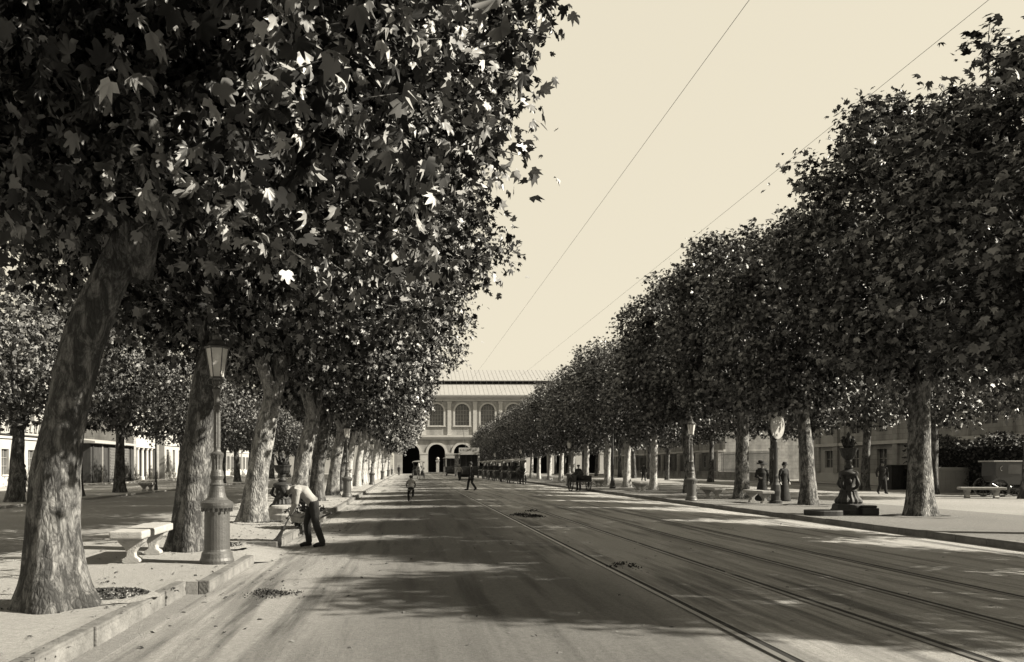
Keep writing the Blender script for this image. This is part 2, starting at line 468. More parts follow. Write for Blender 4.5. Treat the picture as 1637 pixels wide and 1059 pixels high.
def leaves_mesh(name, pos, axis, nrm, size, lobes, matl, more=None):
    VV = []; FA = []; base = 0
    rs = np.random.RandomState(len(pos))
    for (pos, axis, nrm, size, lobes) in [(pos, axis, nrm, size, lobes)] + ([more] if more else []):
        P, F = leaf_template(lobes)
        n = len(pos)
        a = axis/np.linalg.norm(axis, axis=1, keepdims=True)
        b = np.cross(nrm, a); b /= np.maximum(np.linalg.norm(b, axis=1, keepdims=True), 1e-6)
        c = np.cross(a, b)
        sz = size[:, None, None]
        curl = rs.uniform(-.3, 2.2, n)[:, None, None]
        wide = rs.uniform(.65, 1.1, n)[:, None, None]
        twist = rs.uniform(-.35, .35, n)[:, None, None]
        U = P[None, :, 0:1]; Vv = P[None, :, 1:2]; W = P[None, :, 2:3]
        V = pos[:, None, :] + sz*(U*a[:, None, :] + Vv*wide*b[:, None, :] + (W*curl+twist*U*Vv)*c[:, None, :])
        k = len(P)
        VV.append(V.reshape(-1, 3).astype(np.float32))
        FA.append((F[None] + (np.arange(n)*k)[:, None, None]).reshape(-1, 3).astype(np.int32)+base)
        base += n*k
    V = np.vstack(VV); FF = np.vstack(FA)
    me = bpy.data.meshes.new(name)
    me.vertices.add(len(V)); me.vertices.foreach_set('co', V.ravel())
    me.loops.add(FF.size); me.loops.foreach_set('vertex_index', FF.ravel())
    me.polygons.add(len(FF)); me.polygons.foreach_set('loop_start', np.arange(len(FF), dtype=np.int32)*3)
    me.polygons.foreach_set('loop_total', np.full(len(FF), 3, dtype=np.int32))
    me.update(calc_edges=True)
    me.materials.append(matl)
    return me

def cluster_leaves(rs, centers, per, spread, lsize, cc):
    """leaves around twig centres; cc = crown centre (outward direction)"""
    n = len(centers)*per
    C = np.repeat(centers, per, axis=0)
    out = C-cc; out /= np.linalg.norm(out, axis=1, keepdims=True)+1e-6
    off = rs.normal(size=(n, 3))*spread*np.array([1, 1, .7])
    pos = C+off
    ax = out*.5 + rs.normal(size=(n, 3))*.6 + np.array([0, 0, -.45])
    nr = out*.45 + rs.normal(size=(n, 3))*.5 + np.array([0, 0, .75])
    sz = lsize*rs.uniform(.3, 1.3, n)**.8
    return pos, ax, nr, sz

def crown_centers(rs, n, cc, r, lump=.22, inner=.5, floor=None):
    d = rs.normal(size=(n, 3)); d /= np.linalg.norm(d, axis=1, keepdims=True)
    ph = rs.uniform(0, 6.28, 8)
    L = (np.sin(3*d[:,0]+ph[0]+2*d[:,2])*.5 + np.sin(5*d[:,1]+ph[1])*.3 + np.sin(6*d[:,2]+4*d[:,0]+ph[2])*.35 + np.sin(9*d[:,0]-7*d[:,1]+ph[3])*.25)
    rad = (inner+(1-inner)*rs.uniform(0, 1, n)**.55) * (1+lump*L*.6)
    c = np.array(cc)+d*rad[:, None]*np.array(r)
    if floor is not None:
        c[:, 2] = np.where(c[:, 2] < floor, floor+rs.uniform(0, .5, n), c[:, 2])
    return c

def tree_proto(name, seed, base_r, fork, lean, cc, r, n_cl, per, spread, lsize, lobes, leafm, barkm, floor, extra=None, nseg=18, twigs=True, shoots=0, flare=.45, rough=.03):
    rs = np.random.RandomState(seed); rr = random.Random(seed)
    cen = crown_centers(rs, n_cl, cc, r, floor=floor)
    if shoots:                                        # upright leafy shoots on top of the crown
        s = []
        for k in range(shoots):
            a = rr.uniform(0, 2*PI); q = rr.uniform(.1, .8)
            x = cc[0]+r[0]*q*math.cos(a); y = cc[1]+r[1]*q*math.sin(a)
            z = cc[2]+r[2]*math.sqrt(1-q*q)
            for t in range(3): s.append((x+rr.uniform(-.1,.1)+.1*t*math.cos(a), y+rr.uniform(-.1,.1), z-.1+t*.32))
        cen = np.vstack([cen, np.array(s)])
    if extra is not None: cen_all = np.vstack([cen, extra])
    else: cen_all = cen
    pos, ax, nr, sz = cluster_leaves(rs, cen, per, spread, lsize, np.array(cc))
    more = None
    if extra is not None: more = (*cluster_leaves(rs, extra, int(per*1.25), spread*.9, lsize*.9, np.array(cc)), 7)
    crown_me = leaves_mesh('crown', pos, ax, nr, sz, lobes, leafm, more)
    # trunk + limbs + twigs
    tb = MB()
    fx, fy, fz = fork
    m = 26
    pts = []; rad = []
    for k in range(m):
        t = k/(m-1)
        pts.append((lean(t)*fx, fy*t, -.12+(fz+.12)*t))
        rad.append(base_r*(1-.2*t) + base_r*flare*math.exp(-t*fz*2.2))
    ph = rr.uniform(0, 6)
    def fl(k, an):
        h = pts[k][2]
        return 1+.16*math.exp(-max(h, 0)*1.6)*math.sin(an*4+ph)+.05*math.sin(an*3+ph*2+h)
    tb.tube(pts, rad, nseg, rough=rough, seed=seed*3.1, flare=fl)
    limbs = []
    nl = 6
    for k in range(nl):
        a = 2*PI*k/nl+rr.uniform(-.4, .4); el = rr.uniform(.5, 1.2)
        if k == 0: el = 1.45
        e = Vector((cc[0]+r[0]*.72*math.cos(a)*math.cos(el), cc[1]+r[1]*.72*math.sin(a)*math.cos(el), cc[2]-.1*r[2]+r[2]*.75*math.sin(el)))
        s0 = Vector((fx, fy, fz-.25-.12*k*.5))
        mid = s0.lerp(e, .45)+Vector((rr.uniform(-.3,.3), rr.uniform(-.3,.3), .5))
        P = []
        for q in range(10):
            t = q/9
            p = s0*(1-t)**2+mid*2*t*(1-t)+e*t*t
            P.append(p+Vector((rr.uniform(-.05,.05), rr.uniform(-.05,.05), 0))*(q > 0))
        tb.tube(P, [base_r*(.62 if k == 0 else .5)*(1-.85*q/9)+.012 for q in range(10)], 9, rough=rough*.4, seed=seed+k)
        limbs += P[1:]
    if twigs:
        LP = np.array([tuple(p) for p in limbs])
        for c in cen_all:
            d = np.linalg.norm(LP-c, axis=1) + np.maximum(0, LP[:, 2]-c[2])*.8
            j = int(np.argmin(d))
            p0 = Vector(LP[j]); p1 = Vector(c)
            mid = p0.lerp(p1, .5)+Vector((rr.uniform(-.15,.15), rr.uniform(-.15,.15), .12+.05*(p1-p0).length))
            tip = p1+(p1-p0).normalized()*spread*1.2+Vector((0,0,-.08))
            tb.tube([p0, p0.lerp(mid,.6)+Vector((0,0,.05)), mid, p1, tip], [.028,.02,.016,.009,.004], 3)
    trunk_me = tb.mesh('trunk'); trunk_me.materials.append(barkm)
    trunk_me.polygons.foreach_set('use_smooth', [True]*len(trunk_me.polygons))
    return trunk_me, crown_me

ORD = ['first','second','third','fourth','fifth','sixth','seventh','eighth','ninth','tenth','eleventh','twelfth','thirteenth','fourteenth','fifteenth','sixteenth','seventeenth','eighteenth','nineteenth','twentieth','twenty-first','twenty-second','twenty-third','twenty-fourth','twenty-fifth','twenty-sixth']

def plant(proto, x, y, label, group, rz=0.0, sc=(1,1,1), z=0.0):
    t, c = proto
    e = empty('plane_tree', (x, y, z), rz); e.scale = sc
    tag(e, label, 'tree', group)
    for nm, me in (('trunk', t), ('crown', c)):
        o = bpy.data.objects.new(nm, me); COL.objects.link(o); o.parent = e
    return e

def pix(px, py, Y):
    """where a sight line at depth Y meets the scene (survey of the place from the known station point)"""
    return ((px-653)/1300*Y, Y, 1.5+(746-py)/1300*Y)

lean1 = lambda t: .35*t+.65*t*t
# overhanging boughs of the nearest tree (its own coordinates)
B1 = (-3.8, 8.7)
ex = []
er = random.Random(3)
for k in range(215):
    px = er.uniform(-60, 690); py = er.uniform(-80, 420 if px < 560 else 300); Y = er.uniform(5.3, 8.2)
    if px < 160 and py > 330: continue
    if 150 < px < 260 and py > 300 and Y < 8: continue
    if er.random() < .35 and py > 300: continue
    if px > 480 and Y < 6.6: Y += 1.6
    p = pix(px, py, Y)
    if p[0] > -2.6 and p[2] < .75*(p[0]+3.8)+1.7: continue
    ex.append((p[0]-B1[0], p[1]-B1[1], p[2]))
for k in range(60):
    px = er.uniform(560, 910); py = er.uniform(-60, 560)
    lim = 850-max(0, py-60)*.62
    if px > lim: px = lim-er.uniform(0, 120)
    Y = er.uniform(7.6, 12); p = pix(px, py, Y)
    if p[2] < .75*(p[0]+3.8)+1.9: continue
    ex.append((p[0]-B1[0], p[1]-B1[1], p[2]))
ex = np.array(ex)

CCL = (.75, 0, 8.4)
T = {}
T['L1'] = tree_proto('L1', 11, .24, (.9,.1,4.1), lambda t: t**2.6-.06*math.sin(PI*t), CCL, (4.9,4.5,5.1), 800, 50, .30, .145, 5, M['leaf'], M['bark'], 3.9, extra=ex, nseg=56, flare=1.0, rough=.045)
T['L2'] = tree_proto('L2', 12, .31, (.5,.0,3.7), lean1, (.85,0,8.4), (5.1,4.5,5.1), 700, 50, .32, .16, 5, M['leaf'], M['bark'], 3.3, nseg=30, flare=.5)
T['L3'] = tree_proto('L3', 13, .31, (.6,-.2,3.4), lean1, (.95,0,8.4), (5.4,4.4,4.7), 680, 46, .32, .165, 5, M['leaf'], M['bark_mid'], 3.4, nseg=24, flare=.5)
T['LM'] = tree_proto('LM', 14, .29, (.4,0,3.5), lean1, (.8,0,8.3), (5.0,4.4,4.6), 420, 22, .36, .25, 3, M['leaf'], M['bark_pale'], 2.9, nseg=14, twigs=False)
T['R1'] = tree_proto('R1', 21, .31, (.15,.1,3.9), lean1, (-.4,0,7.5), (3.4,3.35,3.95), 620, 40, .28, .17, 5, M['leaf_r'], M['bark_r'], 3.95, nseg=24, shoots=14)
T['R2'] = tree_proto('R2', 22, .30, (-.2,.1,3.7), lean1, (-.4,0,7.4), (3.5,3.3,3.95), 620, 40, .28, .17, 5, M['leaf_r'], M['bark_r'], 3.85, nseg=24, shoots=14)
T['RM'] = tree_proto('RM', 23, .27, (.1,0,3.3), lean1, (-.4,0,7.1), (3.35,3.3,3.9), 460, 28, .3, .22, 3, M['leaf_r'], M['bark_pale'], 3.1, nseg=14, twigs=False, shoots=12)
T['S1'] = tree_proto('S1', 31, .25, (.1,.1,2.7), lean1, (0,0,5.2), (3.0,3.0,2.7), 300, 24, .28, .2, 3, M['leaf_s'], M['bark'], 2.7, nseg=14, twigs=False)
T['S2'] = tree_proto('S2', 32, .22, (-.1,.1,3.3), lean1, (0,0,6.2), (3.1,3.1,2.9), 300, 24, .3, .22, 3, M['leaf_r'], M['bark'], 3.3, nseg=14, twigs=False)

tr = random.Random(5)
GL = 'plane trees of the left kerbside row'
special = {0: 'plane tree overhead nearest the camera on the left kerb, only its boughs seen',
           1: 'big leaning mottled plane tree in front of the stone bench, thickest trunk of all',
           2: 'leaning plane tree behind the large lamp post, sunlit foot in a sandy ring',
           3: 'leaning plane tree just beyond the large lamp post and left of the ornate fountain',
           4: 'pale trunked plane tree behind the left fountain and the street sweeper'}
for k in range(24):
    y = 8.7+(k-1)*6.5
    x = -3.95+tr.uniform(-.12, .12)
    if k == 1: x, y, p, rz = -3.8, 8.7, 'L1', 0
    elif k == 2: x, y, p, rz = -3.95, 14.6, 'L2', 0
    elif k == 3: x, y, p, rz = -4.18, 21.8, 'L3', 0
    elif k == 0: p, rz = 'L2', .2
    elif k < 8: p, rz = ('L2' if k % 2 else 'L3'), tr.uniform(-.35, .35)
    else: p, rz = 'LM', tr.uniform(-.5, .5)
    s = tr.uniform(.93, 1.03) if k > 3 else 1.0
    lab = special.get(k, '%s plane tree from the camera in the left kerbside row, pale sunlit trunk' % ORD[k])
    plant(T[p], x, y, lab, GL, rz, (s, s, s))
GR = 'plane trees of the right kerbside row'
specr = {24.47: 'plane tree right of the ornate fountain with a forked trunk spotted by sun',
         31.3: 'plane tree between the round tram sign and the ornate fountain, dark wet foot',
         37.6: 'plane tree left of the woman in black, bright sunlit right side'}
ys = [7.0, 12.4, 17.9, 24.47, 31.3, 37.6, 44.5, 50.8, 57.7, 63.6]
while ys[-1] < 160: ys.append(ys[-1]+6.4)
for k, y in enumerate(ys):
    x = 15.4+tr.uniform(-.15, .15)*(y > 50)
    if y < 50: p = 'R1' if k % 2 else 'R2'
    else: p = 'RM'
    s = tr.uniform(.9, 1.0)
    if y == 24.47: s = 1.07
    rz = tr.uniform(-.6, .6)
    sx = 1.08 if k == 2 else s
    if k == 2: s = .95
    if k < 2: s *= .9; sx *= .92
    far = 1-.2*min(1, max(0, y-55)/70); sx *= far**.6; s *= far
    lab = specr.get(y, '%s plane tree from the camera in the right kerbside row' % ORD[k])
    plant(T[p], x, y, lab, GR, rz, (sx, sx*tr.choice((-1, 1)), s*tr.uniform(.96, 1.05)))
for k, y in enumerate([34.5, 40.9, 47.1, 60, 66.5, 73, 79.5, 86, 92.5, 99, 106, 113, 120, 128, 136, 145, 155]):
    s = tr.uniform(1.1, 1.28)
    lab = '%s tree from the front of the far left row beyond the side road, sunlit crown' % ORD[k]
    plant(T['S1'], -16.7, y, lab, 'trees of the far left row', tr.uniform(0, 6.28), (s, s, s*tr.uniform(.95, 1.1)))
for k, y in enumerate([37.6, 44.3, 51, 57.7, 64, 70.5, 77, 83.5, 90, 96.5, 103, 110, 117, 124, 132, 140, 149, 158]):
    s = tr.uniform(1.0, 1.15)
    lab = '%s dark tree from the front of the far right row beyond the gravel promenade' % ORD[k]
    plant(T['S2'], 28.6, y, lab, 'trees of the far right row', tr.uniform(0, 6.28), (s, s, s*1.1))

# tree pits
def pit(x, y, r0, clods=True):
    mb = MB(); n = 56
    vs = []; fs = []
    rings = [(.0, .012), (r0*.3, .013), (r0*.6, .014), (r0*.8, .016), (r0*.92, .02), (r0, .03), (r0*1.1, .018), (r0*1.25, .002)]
    for q, h in rings:
        for i in range(n):
            a = 2*PI*i/n
            k = 1+.16*noise.noise(Vector((math.cos(a)*1.5+x, math.sin(a)*1.5+y, 0)))+.07*noise.noise(Vector((math.cos(a)*6+x, math.sin(a)*6+y, 0)))
            vs.append((x+q*k*math.cos(a), y+q*k*math.sin(a), h+.02*abs(noise.noise(Vector((math.cos(a)*9*q, math.sin(a)*9*q+y, 1))))+.004))
    for k in range(len(rings)-1):
        for i in range(n):
            j = (i+1) % n
            fs.append((k*n+i, k*n+j, (k+1)*n+j, (k+1)*n+i))
    lim = (len(rings)-3)*n
    me = bpy.data.meshes.new('soil_ring'); me.from_pydata(vs, [], fs)
    me.materials.append(M['soil']); me.materials.append(M['pave'] if x < 0 else M['earth'])
    for p in me.polygons:
        p.use_smooth = True
        p.material_index = 0 if max(p.vertices) < lim+n else 1
    o = bpy.data.objects.new('soil_ring', me); COL.objects.link(o)
    tag(o, kind='structure')
    if clods:
        rs = np.random.RandomState(int(y*10)); nn = 700
        q = r0*np.sqrt(rs.uniform(0,1,nn)); an = rs.uniform(0, 6.283, nn)
        pos = np.stack([x+q*np.cos(an), y+q*np.sin(an), np.full(nn, .035)], 1)
        me = leaves_mesh('clods', pos, rs.normal(size=(nn,3))*np.array([1,1,.5]), rs.normal(size=(nn,3))+np.array([0,0,1]), rs.uniform(.012,.045,nn), 3, M['leaf'])
        o = bpy.data.objects.new('clods', me); COL.objects.link(o); tag(o, 'dry leaves and clods in the soil round a tree foot', 'litter', kind='stuff')
pit(-3.52, 9.35, .5)
for k in range(2, 10): pit(-3.95+(.25 if k == 2 else 0), 8.7+(k-1)*6.5, .6, k < 5)
for y in ys[2:9]: pit(15.4, y, .8, False)

# ------------------------------------------------------------------ street lamps
def make_lamp(pm):
    e = empty('street_lamp')
    b = MB()
    b.m = Matrix.Diagonal((.88,.88,1,1))
    b.lathe([(.30,0),(.30,.05),(.28,.09),(.265,.16),(.235,.19),(.225,.22),(.22,.80),(.235,.83),(.275,.86),(.285,.90),(.285,.94),(.25,.96),(.2,.985),(.165,1.02),(.14,1.1),(.125,1.2)], 28)
    for i in range(20):
        a = 2*PI*i/20
        b.box(.262*math.cos(a)-.012, .262*math.cos(a)+.012, .262*math.sin(a)-.012, .262*math.sin(a)+.012, .80, .86)
    b.build('pedestal', pm, e, smooth=False, bevel=0)
    p = MB()
    p.m = Matrix.Diagonal((.88,.88,1,1))
    p.lathe([(.125,1.195),(.135,1.22),(.11,1.25),(.105,1.29),(.125,1.35),(.11,1.42),(.095,1.45)], 20)
    p.lathe([(.088,1.45),(.085,1.52),(.095,1.62),(.115,1.68)], 24, flute=.06)
    p.lathe([(.115,1.68),(.12,1.70),(.07,1.73),(.055,1.76),(.052,2.38)], 20, flute=0)
    p.lathe([(.052,1.78),(.058,1.8),(.056,2.36)], 20, flute=.07)
    p.lathe([(.052,2.38),(.07,2.4),(.07,2.43),(.05,2.45),(.045,2.62),(.075,2.66),(.085,2.7),(.05,2.73),(.04,2.78),(.05,2.82)], 16)
    p.build('pole', pm, e)
    f = MB()
    for i in range(6):
        a = PI/3*i+.2
        c, s = math.cos(a), math.sin(a)
        f.tube([(.05*c,.05*s,2.76),(.12*c,.12*s,2.78),(.14*c,.14*s,2.84),(.105*c,.105*s,2.88)], [.01]*4, 5)
        f.tube([(.105*c,.105*s,2.88),(.175*c,.175*s,3.34)], [.008,.008], 5)
    f.lathe([(.1,2.865),(.118,2.87),(.118,2.89),(.1,2.895)], 6, phase=.2)
    f.lathe([(.19,3.33),(.195,3.34),(.195,3.36),(.17,3.375)], 6, phase=.2)
    f.build('lantern_frame', pm, e)
    g = MB(); g.lathe([(.10,2.897),(.168,3.332)], 6, phase=.2)
    g.build('lantern_glass', M['glass'], e)
    r = MB(); r.lathe([(.168,3.377),(.13,3.43),(.075,3.47),(.075,3.53),(.03,3.57),(.03,3.62),(.012,3.66)], 12)
    r.build('lantern_cap', pm, e)
    bn = MB(); bn.lathe([(.012,2.9),(.012,3.05),(.03,3.08),(.02,3.14),(.005,3.17)], 8)
    bn.build('burner', M['iron_dark'], e)
    return e
lampL = make_lamp(M['iron_pale'])
LN = [12.66, 39.5, 66.5, 93.5, 120.5, 147.5]
llab = ['large cast iron gas lamp beside the stone bench on the left pavement', 'gas lamp on the left kerb beyond the street sweeper, its pedestal between pale trunks']
for k, y in enumerate(LN):
    o = lampL if k == 0 else copy_tree(lampL)
    o.location = (-2.98, y, 0)
    lab = llab[k] if k < 2 else '%s gas lamp from the camera along the left kerb' % ORD[k]
    tag(o, lab, 'street lamp', 'gas lamps along the avenue')
for k, y in enumerate([35.5, 62.5, 89.5, 116.5, 143.5]):
    o = copy_tree(lampL); o.location = (12.35, y, 0); o.rotation_euler.z = .5
    tag(o, ['gas lamp on the right kerb with a dark pedestal in front of a plane trunk'][0] if k == 0 else '%s gas lamp from the camera along the right kerb' % ORD[k], 'street lamp', 'gas lamps along the avenue')

# ------------------------------------------------------------------ stone benches
def make_bench():
    e = empty('stone_bench')
    s = MB(); s.box(-.25,.25,-.95,.95,.40,.52)
    s.build('seat', M['stone'], e, bevel=.025)
    for sy in (-.6, .6):
        l = MB()
        prof = [(-.10,.0),(-.14,.03),(-.13,.07),(-.07,.11),(-.06,.17),(-.1,.25),(-.19,.33),(-.22,.398),(.22,.398),(.19,.33),(.1,.25),(.06,.17),(.07,.11),(.13,.07),(.14,.03),(.10,.0)]
        l.prism(prof, 'y', sy-.1, sy+.1)
        l.build('leg', M['stone'], e, bevel=.012)
    return e
bench = make_bench()
BS = [(-4.32, 13.25, .04, 'sunlit stone bench between the nearest leaning tree and the large lamp', 1.0),
      (14.3, 38.3, 0, 'stone bench left of the plane tree beside the right lamp', 1),
      (14.45, 33.6, 0, 'stone bench in front of the woman in black by the round sign', 1),
      (14.35, 50.4, 0, 'stone bench near the road in the right row, left of a sunlit trunk', 1),
      (14.3, 61.0, 0, 'farther stone bench of the right row behind the dark iron post', 1),
      (27.2, 38.6, 1.3, 'stone bench on the promenade beside the black carriage', 1),
      (-15.9, 49.5, 0, 'dark stone bench under the far left trees before the portal', 1)]
for k, (x, y, rz, lab, s) in enumerate(BS):
    o = bench if k == 0 else copy_tree(bench)
    o.location = (x, y, -.005); o.rotation_euler.z = rz
    tag(o, lab, 'bench', 'stone benches of the avenue')

# ------------------------------------------------------------------ ornate fountains
def make_fountain():
    e = empty('drinking_fountain')
    b = MB()
    b.lathe([(.52,0),(.52,.14),(.48,.17),(.46,.3),(.40,.34)], 8, phase=PI/8)
    b.build('plinth', M['iron'], e, bevel=.015)
    s = MB()
    s.lathe([(.36,.335),(.38,.4),(.36,.47),(.29,.55),(.26,.62),(.235,.72)], 32, flute=.05)
    s.build('fluted_skirt', M['iron'], e)
    c = MB()
    c.lathe([(.235,.715),(.25,.74),(.2,.8),(.19,.95),(.2,1.12),(.25,1.22),(.28,1.26),(.28,1.3),(.25,1.34),(.16,1.38),(.1,1.42)], 24)
    for i in range(4):
        a = PI/2*i+.5
        ca, sa = math.cos(a), math.sin(a)
        c.tube([(.19*ca,.19*sa,.8),(.27*ca,.27*sa,.86),(.33*ca,.33*sa,.95),(.3*ca,.3*sa,1.05),(.25*ca,.25*sa,1.2)], [.04,.05,.06,.05,.035], 7)
        c.sphere((.31*ca,.31*sa,.99), .05, 8, 6)
        a += PI/4; ca, sa = math.cos(a), math.sin(a)
        c.sphere((.2*ca,.2*sa,1.02), (.07,.07,.1), 8, 6)
    c.build('column', M['iron'], e, smooth=True)
    n = MB()
    n.lathe([(.1,1.415),(.13,1.45),(.13,1.5),(.075,1.56),(.07,1.62),(.11,1.67),(.08,1.7),(.1,1.72)], 20)
    n.build('stem', M['iron'], e, smooth=True)
    w = MB()
    w.lathe([(.09,1.715),(.15,1.76),(.21,1.86),(.235,1.98),(.265,2.05),(.27,2.08),(.24,2.085),(.22,2.04)], 28, flute=.02)
    w.build('bowl', M['iron'], e)
    f = MB(); rr = random.Random(4)
    for i in range(16):
        a = 2*PI*i/16; l = .2 if i % 2 else .13
        z1 = 2.25+.3*(i % 3)/3
        f.tube([(.05*math.cos(a),.05*math.sin(a),2.02),(.12*math.cos(a),.12*math.sin(a),2.16),(l*math.cos(a),l*math.sin(a),z1),((l+.05)*math.cos(a),(l+.05)*math.sin(a),z1-.06)], [.04,.045,.03,.008], 5)
    f.lathe([(.12,2.03),(.1,2.2),(.12,2.3),(.08,2.38),(.05,2.46),(.065,2.5),(.03,2.56),(.005,2.6)], 12)
    f.build('finial', M['iron'], e, smooth=True)
    t = MB(); t.box(.1,.62,-.62,-.2,0,.22); t.box(.14,.58,-.58,-.24,.22,.3)
    t.build('step_block', M['iron'], e, bevel=.03)
    return e
fo = make_fountain(); fo.location = (13.85, 25.6, 0)
tag(fo, 'tall dark ornate cast iron fountain with bowl and leafy finial on the right pavement', 'fountain', 'ornate iron fountains')
f2 = copy_tree(fo); f2.location = (-3.75, 24.2, 0); f2.rotation_euler.z = 1.2; f2.scale = (1.0,1.0,.74)
tag(f2, 'dark ornate iron fountain on the left pavement behind the street sweeper', 'fountain', 'ornate iron fountains')
# low stone basins beside them
def basin(x, y, lab, rx=.8, ry=.35, m_=None):
    b = MB(); n = 28
    vs = []; fs = []
    for q, h in [(1,0),(1,.14),(.97,.16),(.82,.16),(.8,.14),(.78,.04),(.01,.04)]:
        for i in range(n):
            a = 2*PI*i/n
            sgn = lambda t: math.copysign(abs(t)**.6, t)
            vs.append((x+rx*q*sgn(math.cos(a)), y+ry*q*sgn(math.sin(a)), h))
    for k in range(6):
        for i in range(n):
            fs.append((k*n+i, k*n+(i+1)%n, (k+1)*n+(i+1)%n, (k+1)*n+i))
    b.add(vs, fs); o = b.build('water_basin', m_ or M['iron'], None)
    tag(o, lab, 'basin')
basin(12.75, 25.0, 'low dark oval basin rim at the foot of the right fountain', .5, .45)
# stone plinth disc under the left fountain
b = MB(); b.lathe([(.62,0),(.62,.16),(.58,.2),(.56,.34),(.5,.4)], 28, c=(-3.35,22.9))
tag(b.build('stone_trough', M['stone'], None, bevel=.01), 'round pale stone trough in front of the left fountain', 'trough')

# ------------------------------------------------------------------ round tram sign, iron posts
e = empty('stop_sign', (14.9, 33.0, 0))
tag(e, 'large round sign on a dark iron post beside the woman in black', 'sign')
p = MB(); p.lathe([(.24,0),(.24,.1),(.18,.14),(.17,.3),(.19,.5),(.17,.75),(.12,.85),(.09,1.0),(.1,1.1),(.075,1.2),(.065,2.5),(.035,2.55),(.035,3.65)], 16, flute=.03)
p.build('post', M['iron_dark'], e)
ang = R(38)
d = MB(); d.m = Matrix.Translation((0,-.0,3.15)) @ Matrix.Rotation(ang, 4, 'Z') @ Matrix.Rotation(PI/2, 4, 'X')
d.lathe([(.5,.055),(.54,.06),(.55,.075),(.54,.09),(.5,.095)], 40)
d.build('disc', M['sign'], e)
d = MB(); d.m = Matrix.Translation((0,-.0,3.15)) @ Matrix.Rotation(ang, 4, 'Z') @ Matrix.Rotation(PI/2, 4, 'X')
for (cx, cy, l) in [(.02,.2,.42),(.05,.02,.34),(-.05,-.12,.2),(.15,-.1,.16)]:
    a = R(33); w = .028
    ux, uy = math.cos(a)*l/2, math.sin(a)*l/2; nx, ny = -math.sin(a)*w, math.cos(a)*w
    d.prism([(cx-ux,cy-uy),(cx+nx*.8,cy+ny*.8),(cx+ux,cy+uy),(cx-nx,cy-ny)], 'z', .094, .099)
d.build('marking', M['cream'], e)
def ipost(x, y, h, lab, grp=None, r=.09):
    p = MB(); p.lathe([(r*2.3,0),(r*2.3,.12),(r*1.9,.18),(r*1.5,.6),(r*1.1,.75),(r,.9),(r*.8,h-.1),(r*1.1,h-.08),(r*1.1,h)], 14)
    o = p.build('iron_post', M['iron_dark']); o.location = (x, y, 0)
    tag(o, lab, 'post', grp)
ipost(13.95, 55.6, 5.0, 'dark iron post with bell shaped foot between two right row trunks')
ipost(-16.0, 51.5, 4.6, 'slim dark post before the white house front on the far left', r=.055)

# ------------------------------------------------------------------ overhead wires
for (x, zz, l) in [(3.36, 6.1, 'trolley wire crossing the sky nearer the left trees'), (5.72, 6.1, 'thin trolley wire crossing the sky nearer the right trees')]:
    w = MB(); w.tube([(x, yy, zz-.0) for yy in (-15, 20, 60, 110, 170)], [.0026]*5, 6)
    tag(w.build('overhead_wire', M['wire']), l, 'wire', 'trolley wires above the rails')

# ------------------------------------------------------------------ station
def arch_pts(cx, w, z0, zs, n=14):
    """outline of an opening, bottom left round to bottom right; zs = spring height"""
    r = w/2
    P = [(cx-r, z0)]
    for i in range(n+1):
        a = PI-PI*i/n
        P.append((cx+r*math.cos(a), zs+r*math.sin(a)))
    P.append((cx+r, z0))
    return P

def wall_with_arches(mb, x0, x1, z0, z1, y, th, arches):
    """wall facing -Y, each arch = (cx, w, zb, zspring); built as strips between openings"""
    xs = x0
    for cx, w, zb, zs in sorted(arches):
        r = w/2
        mb.box(xs, cx-r, y, y+th, z0, z1)
        P = arch_pts(cx, w, zb, zs)
        if zb > z0+.01: mb.box(cx-r, cx+r, y, y+th, z0, zb)
        top = P[1:-1]
        for i in range(len(top)-1):
            a, b = top[i], top[i+1]
            mb.prism([(a[0], a[1]), (b[0], b[1]), (b[0], z1), (a[0], z1)], 'y', y, y+th)
        xs = cx+r
    mb.box(xs, x1, y, y+th, z0, z1)

SY = 175.0
st = empty('railway_station', (0, SY, 0))
tag(st, 'long two storey stone railway station with arcade and glazed roof closing the avenue', 'railway station')
u = SY/1300.0
def sx(px): return (px-653)*u
def sz(py): return 1.5+(746-py)*u
pitch = 41*u
c0 = sx(698)
SX0, SX1 = sx(630), sx(1010)
ga = [(c0+k*pitch, 27*u, GZ, sz(724)) for k in range(-1, 8)]
w = MB(); wall_with_arches(w, SX0, SX1, GZ, sz(698), 0, 1.2, ga)
w.box(SX0, SX0+1, 1.2, 22, GZ, sz(698)); w.box(SX1-1, SX1, 1.2, 22, GZ, sz(698))
w.build('wall', M['facade'], st)
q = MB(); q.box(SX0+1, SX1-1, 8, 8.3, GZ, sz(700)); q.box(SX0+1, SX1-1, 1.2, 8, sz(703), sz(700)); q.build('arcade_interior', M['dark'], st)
uw = [(sx(739)+k*(pitch), 22.5*u, sz(680), sz(657)) for k in range(-2, 7)]
w = MB(); wall_with_arches(w, SX0, SX1, sz(698), sz(636), .5, 1.0, uw)
w.box(SX0, SX0+1, 1.5, 22, sz(698), sz(636)); w.box(SX1-1, SX1, 1.5, 22, sz(698), sz(636))
w.build('upper_wall', M['facade'], st)
